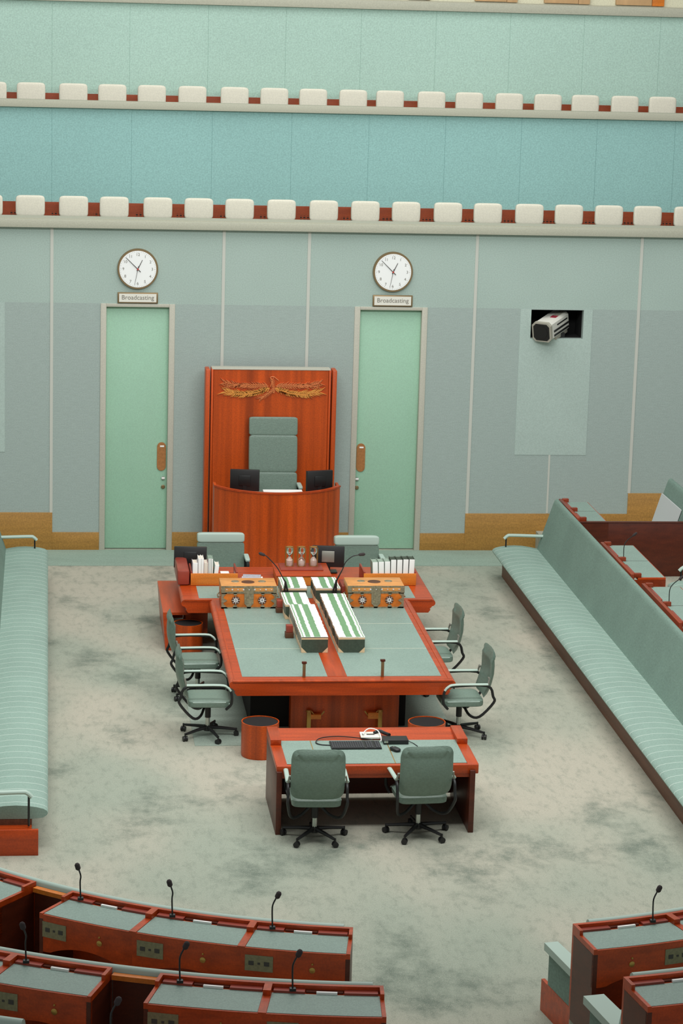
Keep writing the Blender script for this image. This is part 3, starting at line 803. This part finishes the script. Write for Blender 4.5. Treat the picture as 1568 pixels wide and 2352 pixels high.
# ornamented chests ---------------------------------------------------------
def chest(x0, x1, yf, yb, zb, zt, label):
    t = thing('despatch_box', label, 'chest', ((x0+x1)/2, (yf+yb)/2, zb), 'ornamented chests on the table')
    zl = zb+(zt-zb)*.70
    part(MB().box(x0, x1, yf, yb, zb, zl, .004), 'body', boxwood, t)
    lid = part(MB().box(x0-.004, x1+.004, yf-.004, yb, zl+.003, zt, .006), 'lid', boxtop, t)
    fr = MB(); y = yf-.006; w_ = x1-x0; h = zl-zb
    fr.box(x0, x1, y, yf, zb, zb+.018).box(x0, x0+.03, y, yf, zb, zl).box(x1-.03, x1, y, yf, zb, zl).box(x0, x1, y, yf, zl-.012, zl)
    for sx in (x0+.03, x1-.03):
        sg = 1 if sx < (x0+x1)/2 else -1
        fr.prism([(sx, zb+h*.35), (sx+sg*.05, zb+h*.5), (sx, zb+h*.65)], 'y', y, yf)
        fr.prism([(sx, zb), (sx+sg*.06, zb), (sx+sg*.03, zb+.03), (sx, zb+.06)], 'y', y, yf)
        fr.prism([(sx, zl), (sx+sg*.05, zl), (sx, zl-.05)], 'y', y, yf)
    for u in (.25, .5, .75):
        fr.lathe((x0+w_*u, y, zb+.02), [(.03, 0), (.026, .006)], 12, 'y')
        fr.lathe((x0+w_*u, y, zl-.012), [(.024, 0), (.02, .006)], 12, 'y')
    part(fr, 'metal_mounts', silver, t)
    xm = (x0+x1)/2
    part(MB().prism([(xm-.065, zl+.02), (xm+.065, zl+.02), (xm+.06, zb+h*.32), (xm+.03, zb+h*.16), (xm, zb+h*.1), (xm-.03, zb+h*.16), (xm-.06, zb+h*.32)], 'y', yf-.012, yf), 'lock_plate', silver, t)
    for u, ltr in ((.26, 'G'), (.74, 'R')):
        cx = x0+w_*u; cz = zb+h*.52
        r = MB(); pts = []
        for k in range(24):
            a = 2*PI*k/24; rr = .062 if k % 2 else .05
            pts.append((cx+rr*cos(a), cz+rr*sin(a)))
        r.prism(pts, 'y', yf-.007, yf)
        ro = part(r, 'rosette', inlay, t)
        st = MB()
        for k in range(8):
            a = 2*PI*k/8; st.cyl((cx+.044*cos(a), yf-.012, cz+.044*sin(a)), .006, .006, 'y', 8)
        part(st, 'rosette_studs', enamel, ro)
        part(MB().cyl((cx, yf-.011, cz), .03, .006, 'y', 20), 'rosette_boss', enamel, ro)
        part(text_mb(ltr, .042, (cx, yf-.0125, cz), depth=.001), 'rosette_letter', ink, ro, 0)
    lb = MB().box(x0-.006, x1+.006, yf-.008, yf-.003, zt-.02, zt+.002).box(x0-.006, x1+.006, yf-.008, yf-.003, zl+.003, zl+.02)
    lb.box(x0-.006, x0+.05, yf-.009, yf-.003, zl, zt).box(x1-.05, x1+.006, yf-.009, yf-.003, zl, zt).box(xm-.07, xm+.07, yf-.01, yf-.003, zl, zt)
    part(lb, 'lid_bands', silver, lid)
    st = MB()
    for k in range(9):
        st.cyl((x0+.07+(w_-.14)*k/8, yf-.013, (zl+zt)/2), .011 if k % 2 else .007, .01, 'y', 8)
    part(st, 'lid_studs', enamel, lid)
    tp = MB()
    for u in (.27, .76): tp.lathe((x0+w_*u, (yf+yb)/2+.03, zt), [(.055, 0), (.05, .006)], 16)
    part(tp, 'hinge_straps', silver, lid)
    part(MB().lathe((xm, (yf+yb)/2, zt), [(.09, 0), (.085, .004)], 20), 'lid_inlay', inlay, lid)
    hd = MB()
    for sx, sg in ((x0, -1), (x1, 1)):
        hd.tube([(sx, yf+.12, zb+.15), (sx+sg*.03, yf+.12, zb+.13), (sx+sg*.035, yf+.2, zb+.11), (sx+sg*.03, yf+.28, zb+.13), (sx, yf+.28, zb+.15)], .009, 6)
    part(hd, 'carrying_handles', silver, t)
chest(2.325, 3.065, -6.66, -6.2, .764, 1.07, 'ornate orange and silver chest on the left of the table')
chest(4.03, 4.79, -6.65, -6.17, .764, 1.07, 'ornate orange and silver chest on the right of the table')

# rows of bound volumes standing spine up -----------------------------------
def book_mesh(w_, th, h):
    """one volume, spine up; x = length, y = thickness, local origin at the bottom centre"""
    mb = MB()
    mb.mi = 0; mb.box(-w_/2, w_/2, -th/2+.001, -th/2+.005, 0, h-.035); mb.box(-w_/2, w_/2, th/2-.005, th/2-.001, 0, h-.035)     # boards
    mb.mi = 1; mb.box(-w_/2+.002, w_/2-.004, -th/2+.005, th/2-.005, .005, h-.02)    # pages
    mb.mi = 2; mb.box(-w_/2, w_/2, -th/2, -th/2+.006, h-.035, h-.004); mb.box(-w_/2, w_/2, th/2-.006, th/2, h-.035, h-.004)    # vellum back strip
    for sg in (1, -1):
        for yy in (-th/2-.0005, th/2-.0055):
            mb.prism([(sg*w_/2, 0), (sg*w_/2, .07), (sg*(w_/2-.07), 0)], 'y', yy, yy+.006)
    mb.mi = 3; mb.box(-w_/2, w_/2, -th/2, th/2, h-.012, h)                           # white spine
    mb.mi = 4
    for a, b in ((-.34, -.16), (-.02, .22)):
        mb.box(w_*a+.0, w_*b, -th/2+.0015, th/2-.0015, h, h+.0012)
    mb.box(-w_*.46, -w_*.42, -th/2+.004, th/2-.004, h, h+.0012)
    return mb
def book_mesh_r(w_, th, h):
    mb = book_mesh(w_, th, h)
    return mb
def book_row(xc, y0, y1, w_, h, nm, flip, shift=None):
    ths = []
    y = y0; k = 0
    rnd = random.Random(nm)
    protos = []
    for th in (.05, .058, .066):
        me = None; protos.append([th, me])
    total = []
    while True:
        th = rnd.choice((.05, .058, .066))
        if y+th > y1: break
        total.append((y+th/2, th)); y += th
    for i, (yc, th) in enumerate(total):
        q = [p for p in protos if p[0] == th][0]
        x = xc+(shift(yc) if shift else 0)+rnd.uniform(-.004, .004)
        lab = 'green labelled white spined volume, %s from the near end of the %s row' % (ordw(i+1), nm)
        if q[1] is None:
            o = book_mesh(w_, th-.0015, h).build('bound_volume', [bookgreen, offwhite, vellum, ivory, labelgreen], None, 0)
            q[1] = o.data
        else:
            o = bpy.data.objects.new('bound_volume', q[1]); COL.objects.link(o)
        o.location = (x, yc, .7645)
        if flip: o.rotation_euler = (0, 0, PI)
        tag(o, lab, 'book', 'volumes in the %s row' % nm)
    return total
book_row(3.35, -8.885, -6.6, .335, .205, 'front left', False, lambda y: -.055 if y > -7.25 else 0)
book_row(3.815, -8.885, -6.6, .335, .205, 'front right', True)
book_row(3.335, -6.40, -5.75, .335, .215, 'back left', False)
book_row(3.785, -6.40, -5.75, .335, .215, 'back right', True)

# ================================================================ TASK CHAIRS
def task_chair(label, group):
    t = thing('task_chair', label, 'chair', (0, 0, 0), group)
    def yb(x, z):
        v = (z-.52)/.6
        return -.27-.10*v+.05*sin(v*PI*1.1)*-1 + .55*x*x - (.02 if v > .85 else 0)
    part(MB().shell(.58, .53, 1.12, lambda x, z: yb(x, z), .06, .32), 'backrest', seatlea, t)
    part(MB().pillow((0, .0, .475), (.54, .52, .10), .35, .28, 28, 12), 'seat', seatlea, t)
    part(MB().tube([(-.27, .24, .478), (.27, .24, .478)], .008, 6).tube([(-.262, -.2, .5), (-.262, .2, .5)], .007, 6).tube([(.262, -.2, .5), (.262, .2, .5)], .007, 6), 'seat_piping', armlea, t)
    for sg in (1, -1):
        x = sg*.315
        part(MB().tube([(x*.9, .2, .42), (x, .26, .5), (x, .26, .62), (x, .22, .69), (x, .14, .715), (x, -.27, .715), (x, -.35, .58), (x, -.36, .5), (x*.85, -.2, .31), (x*.5, -.1, .30), (.04*sg, -.04, .4)], .017, 8), 'arm_frame', black, t)
        part(MB().tube([(x, -.28, .733), (x, .12, .733), (x, .21, .705), (x, .25, .66)], .026, 8, flat=.55), 'arm_pad', armlea, t)
        part(MB().cyl((sg*.27-.02 if sg > 0 else -.31, -.30, .80), .012, .06, 'x', 10).tube([(x, -.28, .72), (sg*.30, -.3, .8)], .012, 6), 'back_bracket', greymet, t)
    star_base(t, (0, 0, 0), .345, .0, 0, .42)
    return t
g = 'green task chairs round the tables'
tc0 = task_chair('green task chair at the left of the small desk, seen from behind', g)
tc0.location = (2.88, -13.60, 0); tc0.rotation_euler = (0, 0, rad(-2))
dup(tc0, (4.02, -13.52, 0), rad(4), 'green task chair at the right of the small desk, seen from behind', g)
dup(tc0, (1.955, -9.9, 0), rad(-90), 'nearest green task chair at the left side of the big table', g)
dup(tc0, (1.93, -8.2, 0), rad(-88), 'farther green task chair at the left side of the big table', g)
dup(tc0, (5.04, -9.93, 0), rad(92), 'nearest green task chair at the right side of the big table', g)
dup(tc0, (4.98, -7.95, 0), rad(92), 'farther green task chair at the right side of the big table', g)

# bins -------------------------------------------------------------------------
def bin_(x, y, label, h=.42, r=.225):
    t = thing('waste_bin', label, 'bin', (x, y, 0), 'round wooden waste bins')
    part(MB().lathe((x, y, 0), [(r*.97, 0), (r, .03), (r, h), (r-.012, h), (r-.014, .03), (0.001, .025)], 36), 'drum', wood_z, t)
    part(MB().lathe((x, y, 0), [(r-.015, h-.01), (r-.018, .04), (.001, .035)], 30), 'lining', binin, t)
bin_(2.53, -10.66, 'round red wooden bin left of the small desk')
bin_(4.52, -10.72, 'round red wooden bin behind the right end of the small desk')
bin_(1.92, -6.1, 'round red wooden bin by the far left task chair', .42, .2)

# ================================================================ SMALL DESK
def small_desk():
    x0, x1, yf, yb, zt = 2.47, 4.68, -13.42, -12.17, .77
    t = thing('clerks_desk', 'small red wooden desk with keyboard in front of the big table', 'desk', ((x0+x1)/2, -12.8, 0))
    part(MB().box(x0, x1, yf, yb, zt-.06, zt-.012, .004), 'top_board', wood_x, t)
    part(MB().box(x0+.12, x1-.12, yf+.06, yb-.36, zt-.012, zt-.006), 'leather_inlay', leather, t)
    part(MB().box(x0+.45, x0+.46, yf+.06, yb-.36, zt-.006, zt-.005).box(x0+1.3, x0+1.31, yf+.06, yb-.36, zt-.006, zt-.005), 'leather_seam', brass, t)
    part(MB().prism([(yb-.36, zt-.012), (yb, zt+.03), (yb, zt-.012)], 'x', x0+.1, x1-.1), 'back_slope', wood_maroon if False else wood_x, t)
    for a, b in ((x0, x0+.12), (x1-.12, x1)):
        part(MB().box(a, b, yb-.5, yb, zt-.012, zt+.05, .004).box(a, b, yf, yb-.58, zt-.012, zt-.002, .003), 'side_rail', wood_y, t)
    part(MB().box(x0, x1, yf-.02, yf+.03, zt-.11, zt-.004, .012).box(x0+.06, x1-.06, yf+.0, yf+.04, zt-.15, zt-.1), 'front_lip', wood_x, t)
    for a, b in ((x0+.0, x0+.06), (x1-.1, x1-.04)):
        part(MB().box(a, b, yf-.06, yb-.05, 0, zt-.06, .006), 'leg_panel', wood_shaded, t)
    part(MB().box(x0+.06, x1-.1, yb-.1, yb-.07, .05, zt-.06), 'modesty_panel', wood_shaded, t)
small_desk()
ZD = .764
def keyboard():
    t = thing('keyboard', 'black keyboard on the small desk', 'keyboard', (3.41, -12.72, ZD))
    part(MB().box(3.13, 3.69, -12.87, -12.6, ZD, ZD+.018, .004), 'case', black, t)
    k = MB()
    for r in range(5):
        for c in range(21):
            if c in (14, 18) : continue
            k.box(3.145+c*.0255, 3.145+c*.0255+.02, -12.86+r*.049, -12.86+r*.049+.04, ZD+.018, ZD+.024)
    part(k, 'keys', mat('grey_black_keys', rgb(62, 62, 66), .5), t, 0)
keyboard()
t = thing('computer_mouse', 'black mouse right of the keyboard', 'mouse', (3.83, -12.92, ZD))
mb = MB().pillow((0, 0, .018), (.085, .15, .045), .7, .7); mb.bm.transform(Matrix.Translation((3.83, -12.92, ZD)) @ Matrix.Rotation(.5, 4, 'Z')); part(mb, 'shell', black, t)
mb = MB().pillow((0, .03, .035), (.012, .03, .015), .8, .8); mb.bm.transform(Matrix.Translation((3.83, -12.92, ZD)) @ Matrix.Rotation(.5, 4, 'Z')); part(mb, 'wheel', greymet, t)
t = thing('power_adapter', 'black box device at the back of the small desk', 'device', (3.87, -12.62, ZD))
part(MB().box(3.73, 4.01, -12.7, -12.53, ZD, ZD+.05, .004), 'case', black, t)
part(MB().box(3.735, 3.78, -12.705, -12.7, ZD+.02, ZD+.045), 'silver_label', chrome, t)
t = thing('cable_box', 'white socket box with cables on the small desk', 'box', (3.6, -12.45, ZD+.01))
part(MB().prism([(-12.52, ZD+.012), (-12.36, ZD+.03), (-12.36, ZD+.045), (-12.52, ZD+.03)], 'x', 3.5, 3.73), 'plate', signpl, t)
part(MB().box(3.57, 3.66, -12.45, -12.42, ZD+.036, ZD+.042).box(3.52, 3.535, -12.45, -12.42, ZD+.036, ZD+.045), 'sockets', ink, t)
solo(MB().tube([(3.13, -12.73, ZD+.008), (3.02, -12.7, ZD+.008), (2.98, -12.62, ZD+.012), (3.05, -12.5, ZD+.02), (3.25, -12.45, ZD+.022), (3.5, -12.52, ZD+.02), (3.62, -12.57, ZD+.02)], .006, 6),
     'keyboard_cable', black, 'looped black cable left of the keyboard', 'cable', (3.2, -12.6, ZD))
solo(MB().tube([(3.52, -12.5, ZD+.06), (3.56, -12.4, ZD+.07), (3.62, -12.36, ZD+.085), (3.7, -12.42, ZD+.075), (3.72, -12.55, ZD+.03), (3.71, -12.62, ZD+.014)], .006, 6), 'white_cable', whitepap,
     'white cable arching over the socket box', 'cable', (3.62, -12.5, ZD))
solo(MB().tube([(3.66, -12.42, ZD+.05), (3.72, -12.38, ZD+.06), (3.78, -12.42, ZD+.045), (3.82, -12.5, ZD+.05)], .02, 8), 'cable_bundle', black, 'bundle of black cables behind the box device', 'cable', (3.74, -12.42, ZD))
solo(MB().tube([(4.01, -12.62, ZD+.02), (4.07, -12.68, ZD+.006), (4.10, -12.78, ZD+.006)], .004, 6), 'thin_cable', black, 'thin black cable right of the box device', 'cable', (4.05, -12.68, ZD))

# ================================================================ LONG BENCHES
def bench_prof_seat(z0=0):
    """(d, z): d grows away from the chamber"""
    q = [(.17, .35), (.05, .365), (.012, .39), (0.0, .415), (.012, .44), (.05, .462), (.12, .48), (.22, .494), (.34, .5), (.46, .494), (.58, .475), (.7, .45), (.78, .44), (.78, .35)]
    p = [(d, z+z0) for d, z in q]
    return p
def bench_prof_back(z0=0, zt=1.235):
    return [(.70, .44+z0), (.935, zt-.06+z0), (.95, zt-.02+z0), (.975, zt+z0), (1.0, zt+z0), (1.02, zt-.02+z0), (1.02, .3+z0), (.80, .3+z0)]
def straight_bench(label, xf, sg, y0, y1, z0=0, arms=(), segs=None, group=None, wb=None, sh=0):
    t = thing('long_bench', label, 'bench', (xf+sg*.5, (y0+y1)/2, z0), group)
    X = lambda d: xf+sg*d
    part(MB().prism([(X(d), z) for d, z in bench_prof_seat(z0)], 'y', y0, y1), 'seat', woven, t, 50)
    part(MB().prism([(X(d-sh), z) for d, z in bench_prof_back(z0)], 'y', y0, y1), 'backrest', backcl, t, 50)
    a, b = sorted((X(.17), X(.98)))
    part(MB().box(a, b, y0, y1, z0, .352+z0), 'plinth', wood_plinth, t)
    if z0 == 0: part(MB().box(a, b, y0-.12, y0, z0, .285+z0), 'plinth_end', wood_x, t)
    a, b = sorted((X(.1), X(1.0)))
    if z0 == 0: part(MB().box(a, b, y0-.16, y0-.12, z0, .285+z0, .003), 'end_board', wood_x, t)
    for ya in arms:
        ar = part(MB().tube([(X(.80), ya, .66+z0), (X(.3), ya, .675+z0), (X(.22), ya, .665+z0), (X(.17), ya, .62+z0)], .034, 10, flat=.7), 'armrest', armlea, t)
        part(MB().tube([(X(.2), ya, .63+z0), (X(.2), ya, .3+z0)], .012, 8), 'arm_post', blackmetal, ar)
    if wb: part(MB().prism([(X(.70), .46+z0), (X(.865), 1.0+z0), (X(.85), 1.0+z0), (X(.69), .46+z0)], 'y', wb[0], wb[1]), 'pale_lower_back', pale_back, t)  # pale slab along the lower bench back
    return t
straight_bench('long green bench along the left side of the floor', .025, -1, -13.87, -1.9, 0, (-2.0, -13.95), sh=.075)
straight_bench('long green bench along the right side of the floor', 6.86, 1, -15.6, -1.78, 0, (-1.85,))
struct(MB().box(7.89, 14, -16, -.02, 0, .33), 'floor_tier', carpet)
struct(MB().box(-6, -1.02, -14, -.02, 0, .33), 'floor_tier.001', carpet)
struct(MB().box(9.9, 14, -16, -.02, .33, .66), 'floor_tier.002', carpet)
straight_bench('far green bench of the second row by the right wall panel', 8.65, 1, -3.0, -1.75, .33, (), wb=(-2.98, -1.76))
straight_bench('near green bench of the second row, mostly out of frame', 8.75, 1, -14, -5.35, .33, (-5.3,))
t = thing('end_partition', 'dark red wooden partition behind the middle side desk, right', 'partition', (9.5, -3.08, .33))
part(MB().box(8.37, 11, -3.11, -3.06, .33, 1.16, .004), 'board', wood_shaded, t); part(MB().box(7.93, 8.37, -3.11, -3.06, .33, 1.16), 'end_board', wood_shaded, t)
part(MB().box(7.93, 11, -3.12, -3.05, 1.16, 1.172, .003), 'capping', wood_shaded, t)

def side_desk(x0, x1, y0, y1, zt, label, mic):
    t = thing('side_desk', label, 'desk', ((x0+x1)/2, (y0+y1)/2, .33), 'desks behind the right bench')
    part(MB().box(x0+.1, x1, y0, y1, zt-.035, zt, .004), 'top_board', wood_x, t)
    part(MB().box(x0+.1, x1-.015, y0+.02, y1-.02, zt, zt+.003), 'leather_top', leather, t)
    part(MB().box(x0, x0+.05, y0, y1, .33, zt+.05, .006), 'back_rail', rail_wood, t)
    for a, b in ((.06, .35), (.62, .94)):
        part(MB().box(x0+.05, x0+.10, y0+(y1-y0)*a, y0+(y1-y0)*b, zt-.03, zt+.025, .004), 'pen_ledge', wood_maroon, t)
    for ya, yb in ((y0, y0+.03), (y1-.03, y1)): part(MB().box(x0+.05, x1, ya, yb, zt-.3, zt-.035), 'end_panel', rail_wood, t)
    part(MB().box(x1-.03, x1, y0+.03, y1-.03, zt-.25, zt-.035), 'apron', wood_x, t)
    for yb in (y0+.03, (y0+y1)/2, y1-.03):
        part(MB().box(x0+.05, x0+.15, yb-.03, yb+.03, zt, zt+.06, .008), 'corner_block', rail_wood, t)
    part(MB().box(x0+.1, x1-.02, (y0+y1)/2-.004, (y0+y1)/2+.004, zt+.003, zt+.0045), 'leather_joint', ink, t)
    for ym in mic:
        ms = part(MB().cyl((x0+.14, ym, zt+.003), .02, .02, 'z', 10).tube([(x0+.14, ym, zt+.02), (x0+.14, ym, zt+.2), (x0+.18, ym, zt+.28), (x0+.26, ym-.03, zt+.36)], .006, 6), 'microphone', blackmetal, t)
        part(MB().tube([(x0+.25, ym-.025, zt+.35), (x0+.27, ym-.035, zt+.37), (x0+.3, ym-.045, zt+.4)], .018, 8, rs=[.012, .02, .014]), 'microphone_head', blacksoft, ms)
side_desk(7.90, 8.36, -3.04, -1.65, 1.165, 'farthest desk behind the right bench, half hidden by the dark partition', ())
side_desk(7.93, 8.42, -6.52, -4.56, 1.15, 'middle desk behind the right bench, below the dark partition', (-5.45,))
side_desk(7.96, 8.5, -9.1, -7.02, 1.15, 'nearest desk behind the right bench at the photo edge', (-8.0,))

# ================================================================ CURVED ROWS
CA = (3.56, -13.44); RA = 5.81
CB2 = (3.216, -13.5); RB = 7.73
CC = (3.2, -13.5); RC = 9.62
struct(MB().sector(CA[0], CA[1], RA+.0, 7.75, -62, -9.3, 0, .33, 24), 'floor_tier.003', carpet)
struct(MB().sector(CA[0], CA[1], RA+.0, 7.75, 9.6, 45, 0, .33, 20), 'floor_tier.004', carpet)
struct(MB().sector(CB2[0], CB2[1], RB+.0, 9.7, -62, -4.5, 0, .66, 24), 'floor_tier.005', carpet)
struct(MB().sector(CB2[0], CB2[1], RB+.0, 9.7, 9.6, 45, 0, .66, 20), 'floor_tier.006', carpet)

struct(MB().sector(CC[0], CC[1], RC, 11.5, -62, -4.5, 0, .99, 24), 'floor_tier.007', carpet)
woven_r = mat('pleated_green_curved_seat_cloth', WOVEN, .75, n=((60, 60, 60), .1, 2))
def curved_bench(label, c, r0, a0, a1, z0, zt, arms, endsides, padarms=()):
    am = rad((a0+a1)/2)
    t = thing('curved_bench', label, 'bench', (c[0]+(r0+.5)*sin(am), c[1]-(r0+.5)*cos(am), z0), 'curved benches in front of the curved desks')
    n_ = max(12, int(abs(a1-a0)))
    part(MB().sweep(c[0], c[1], [(r0+d, z) for d, z in bench_prof_seat(z0)], a0+(1.0 if padarms else 0), a1, n_), 'seat', woven_r, t, 50)
    part(MB().sweep(c[0], c[1], [(r0+d, z) for d, z in bench_prof_back(z0, zt-z0)], a0, a1, n_), 'backrest', armlea, t, 50)
    part(MB().sector(c[0], c[1], r0+.1, r0+.98, a0+(.4 if a1 > a0 else 0), a1, z0, z0+.352, n_), 'plinth', wood_x, t)
    def pol(r, a): return (c[0]+r*sin(rad(a)), c[1]-r*cos(rad(a)))
    for a in padarms:
        ar = part(MB().sector(c[0], c[1], r0+.2, r0+.95, a-.75, a+.75, z0+.62, z0+.69, 3), 'armrest', armlea, t)
        part(MB().sector(c[0], c[1], r0+.24, r0+.9, a-.35, a+.35, z0+.27, z0+.62, 3), 'arm_panel', backcl, ar)
    for a in arms:
        p = [pol(r0+d, a) for d in (.84, .3, .22, .17)]
        ar = part(MB().tube([(p[0][0], p[0][1], .67+z0), (p[1][0], p[1][1], .675+z0), (p[2][0], p[2][1], .66+z0), (p[3][0], p[3][1], .6+z0)], .05, 10, flat=.6), 'armrest', armlea, t)
        q = pol(r0+.24, a)
        part(MB().tube([(q[0], q[1], .64+z0), (q[0], q[1], .3+z0)], .014, 8), 'arm_post', blackmetal, ar)
    for a, w_ in endsides:
        part(MB().sector(c[0], c[1], r0+.1, r0+1.0, min(a, a+w_), max(a, a+w_), z0, z0+.30, 2), 'end_board', wood_x, t)
curved_bench('curved green bench before the front desks, lower left', CA, RA-1.03, -62, -10.2, 0, 1.205, (-41, -55), ((-10.2, .4),))
curved_bench('curved green bench before the front desk, lower right', CA, RA-1.03, 11.1, 45, 0, 1.205, (), ((11.1, -.4),), (11.1,))
curved_bench('curved green bench before the second row desks, lower left', CB2, RB-1.03, -62, -5.2, .33, 1.535, (), ())
curved_bench('curved green bench before the second row desk, lower right', CB2, RB-1.03, 10.3, 45, .33, 1.535, (), ((10.3, -.4),), (10.5,))
curved_bench('curved green bench at the bottom left corner', CC, RC-1.03, -62, -20.5, .66, 1.865, (), ())

def row_desk(label, c, r0, a0, a1, z0, ends=(0, 0), mic_a=None, mirror=False, group='curved rows of desks', rad_d=.5):
    """one desk bay between angles a0<a1 (a1 is nearer the centre aisle on the left side)"""
    zt = z0+1.15-.33+.0; r1 = r0+rad_d
    am = (a0+a1)/2
    def pol(r, a): return (c[0]+r*sin(rad(a)), c[1]-r*cos(rad(a)))
    b = pol(r0+.25, am)
    t = thing('row_desk', label, 'desk', (b[0], b[1], z0), group)
    ga = math.degrees(.03/r0)        # angular width of 3 cm
    S_ = lambda ra, rb, aa, ab, za, zb, n_=10: MB().sector(c[0], c[1], ra, rb, aa, ab, za, zb, n_)
    part(S_(r0+.03, r1, a0, a1, zt-.045, zt), 'top_board', wood_x, t)
    part(S_(r0+.10, r1-.018, a0+ga*1.1, a1-ga*1.1, zt, zt+.004), 'leather_top', leather, t)
    part(S_(r0, r0+.035, a0, a1, z0, zt+.05, 12), 'back_rail', wood_x, t)
    f = lambda u: a0+(a1-a0)*u
    lu = ((.05, .32), (.66, .95)) if not mirror else ((.05, .34), (.68, .95))
    for u0, u1 in lu:
        part(S_(r0+.035, r0+.10, f(u0), f(u1), zt-.01, zt+.022, 5), 'pen_ledge', wood_maroon, t)
    part(S_(r0+.035, r0+.075, f(.33), f(.65), zt-.0, zt+.015, 5), 'card_recess', wood_shaded, t)
    part(S_(r0+.078, r0+.1, f(.42), f(.6), zt+.003, zt+.022, 4), 'name_card', whitepap, t)
    for aa, ab in ((a0, a0+ga), (a1-ga, a1)):
        part(S_(r0+.035, r0+.17, aa, ab, zt, zt+.05, 2), 'corner_block', wood_x, t)
        part(S_(r0+.17, r1, aa, ab, zt, zt+.008, 2), 'side_edge', wood_x, t)
    # apron with an arched knee opening
    n_ = 24; v = []; fc = []
    for i in range(n_+1):
        u = i/n_; a = a0+(a1-a0)*u
        q = (u-.12)/.76
        zb = zt-.34 + (.085*sin(PI*q)**.8 if 0 < q < 1 else 0)
        for r in (r1-.03, r1):
            x, y = pol(r, a)
            v += [(x, y, zb), (x, y, zt-.04)]
    for i in range(n_):
        k = i*4
        fc += [(k, k+1, k+5, k+4), (k+2, k+6, k+7, k+3), (k, k+4, k+6, k+2), (k+1, k+3, k+7, k+5)]
    fc += [(0, 2, 3, 1), (n_*4, n_*4+1, n_*4+3, n_*4+2)]
    ap = MB(); ap._new(v, fc)
    ap = part(ap, 'apron', wood_x, t)
    um, ul = (.17, .66) if not mirror else (.8, .36)
    pa = f(um); wdt = math.degrees(.12/r1)
    cp = part(S_(r1, r1+.006, pa-wdt, pa+wdt, zt-.20, zt-.06, 4), 'control_plate', olive, t)
    for da, s_ in ((-.55, 1.3), (0, .6), (.55, 1.3)):
        sk = MB().sector(c[0], c[1], r1+.006, r1+.01, pa+wdt*da-wdt*.14*s_, pa+wdt*da+wdt*.14*s_, zt-.13-.014*s_, zt-.13+.014*s_, 2)
        part(sk, 'socket', ink, cp)
    x, y = pol(r1, f(ul)); lo = MB()
    def lock(r_, z): 
        m_ = MB().lathe((0, 0, 0), [(r_*.6, -.012), (r_, -.006), (r_, .004)], 14, 'y'); m_.bm.transform(Matrix.Translation((x, y, z)) @ Matrix.Rotation(rad(f(ul)), 4, 'Z')); return m_
    part(lock(.026, zt-.155), 'lock', brass, t); part(lock(.01, zt-.1), 'knob', brass, t)
    for k, (aa, ab) in enumerate(((a0, a0+ga*1.2), (a1-ga*1.2, a1))):
        if ends[k]: part(S_(r0+.03, r1, aa, ab, z0, zt-.04, 2), 'end_panel', wood_shaded, t)
        else: part(S_(r1-.12, r1-.03, aa, ab, zt-.5, zt-.04, 2), 'bracket', wood_shaded, t)
    if mic_a is not None:
        x, y = pol(r0+.085, mic_a)
        lean = .03*(1 if mic_a > -20 else -.6)
        ms = part(MB().box(x-.025, x+.025, y-.02, y+.02, zt+.02, zt+.045, .004).tube([(x, y, zt+.04), (x-.005, y, zt+.18), (x, y, zt+.24), (x+lean, y+.01, zt+.3)], .007, 8), 'microphone', blackmetal, t)
        d = Vector((lean, .01, .06)).normalized(); h = Vector((x+lean, y+.01, zt+.29))
        part(MB().tube([h, h+d*.015, h+d*.05, h+d*.065], .022, 12, rs=[.012, .023, .023, .012]), 'microphone_head', blacksoft, ms)
    return t
L = 'front curved row, lower left'
row_desk('desk bay next to the aisle in the front left curved row', CA, RA, -17.8, -9.4, .33, (0, 1), -16.1)
row_desk('middle desk bay of three in the front left curved row', CA, RA, -26.6, -17.8, .33, (0, 0), -24.8)
row_desk('leftmost of three joined desk bays in the front left curved row', CA, RA, -34.9, -26.6, .33, (1, 0), -33.5)
row_desk('desk at the far left edge across the gap in the front curved row', CA, RA, -47.5, -38.8, .33, (0, 1), None)
row_desk('desk bay beside the aisle in the front right curved row', CA, RA, 9.5, 18.5, .33, (1, 0), 16.6, True)
row_desk('desk bay at the right photo edge in the front right curved row', CA, RA, 18.5, 27.3, .33, (0, 0), 25.5, True)
row_desk('desk bay next to the aisle in the second left curved row', CB2, RB, -11.15, -4.6, .66, (0, 1), -9.75)
row_desk('second desk bay from the aisle in the second left curved row', CB2, RB, -17.5, -11.15, .66, (1, 0), -16.2)
row_desk('desk bay just left of the gap in the second left curved row', CB2, RB, -26.45, -20.4, .66, (0, 1), -25.5)
row_desk('desk bay cut by the left photo edge in the second left curved row', CB2, RB, -32.5, -26.45, .66, (0, 0), None)
row_desk('desk bay beside the aisle in the second right curved row', CB2, RB, 9.6, 16.3, .66, (1, 0), None, True)
row_desk('desk bay of the third left curved row, mostly below the frame', CC, RC, -19, -13.5, .99, (0, 0), -16.4)
def gap_panel(label, c, r0, a0, a1, z0):
    am = rad((a0+a1)/2)
    t = thing('gap_partition', label, 'partition', (c[0]+r0*sin(am), c[1]-r0*cos(am), z0))
    zt = z0+.82
    part(MB().sector(c[0], c[1], r0+.0, r0+.03, a0, a1, z0, zt-.03, 6), 'board', wood_shaded, t)
    part(MB().sector(c[0], c[1], r0, r0+.06, a0, a1, zt-.03, zt+.01, 6), 'rail', wood_orange, t)
gap_panel('wooden partition filling the gap in the front left curved row', CA, RA, -38.7, -35.0, .33)
gap_panel('wooden partition filling the gap in the second left curved row', CB2, RB, -20.3, -17.6, .66)
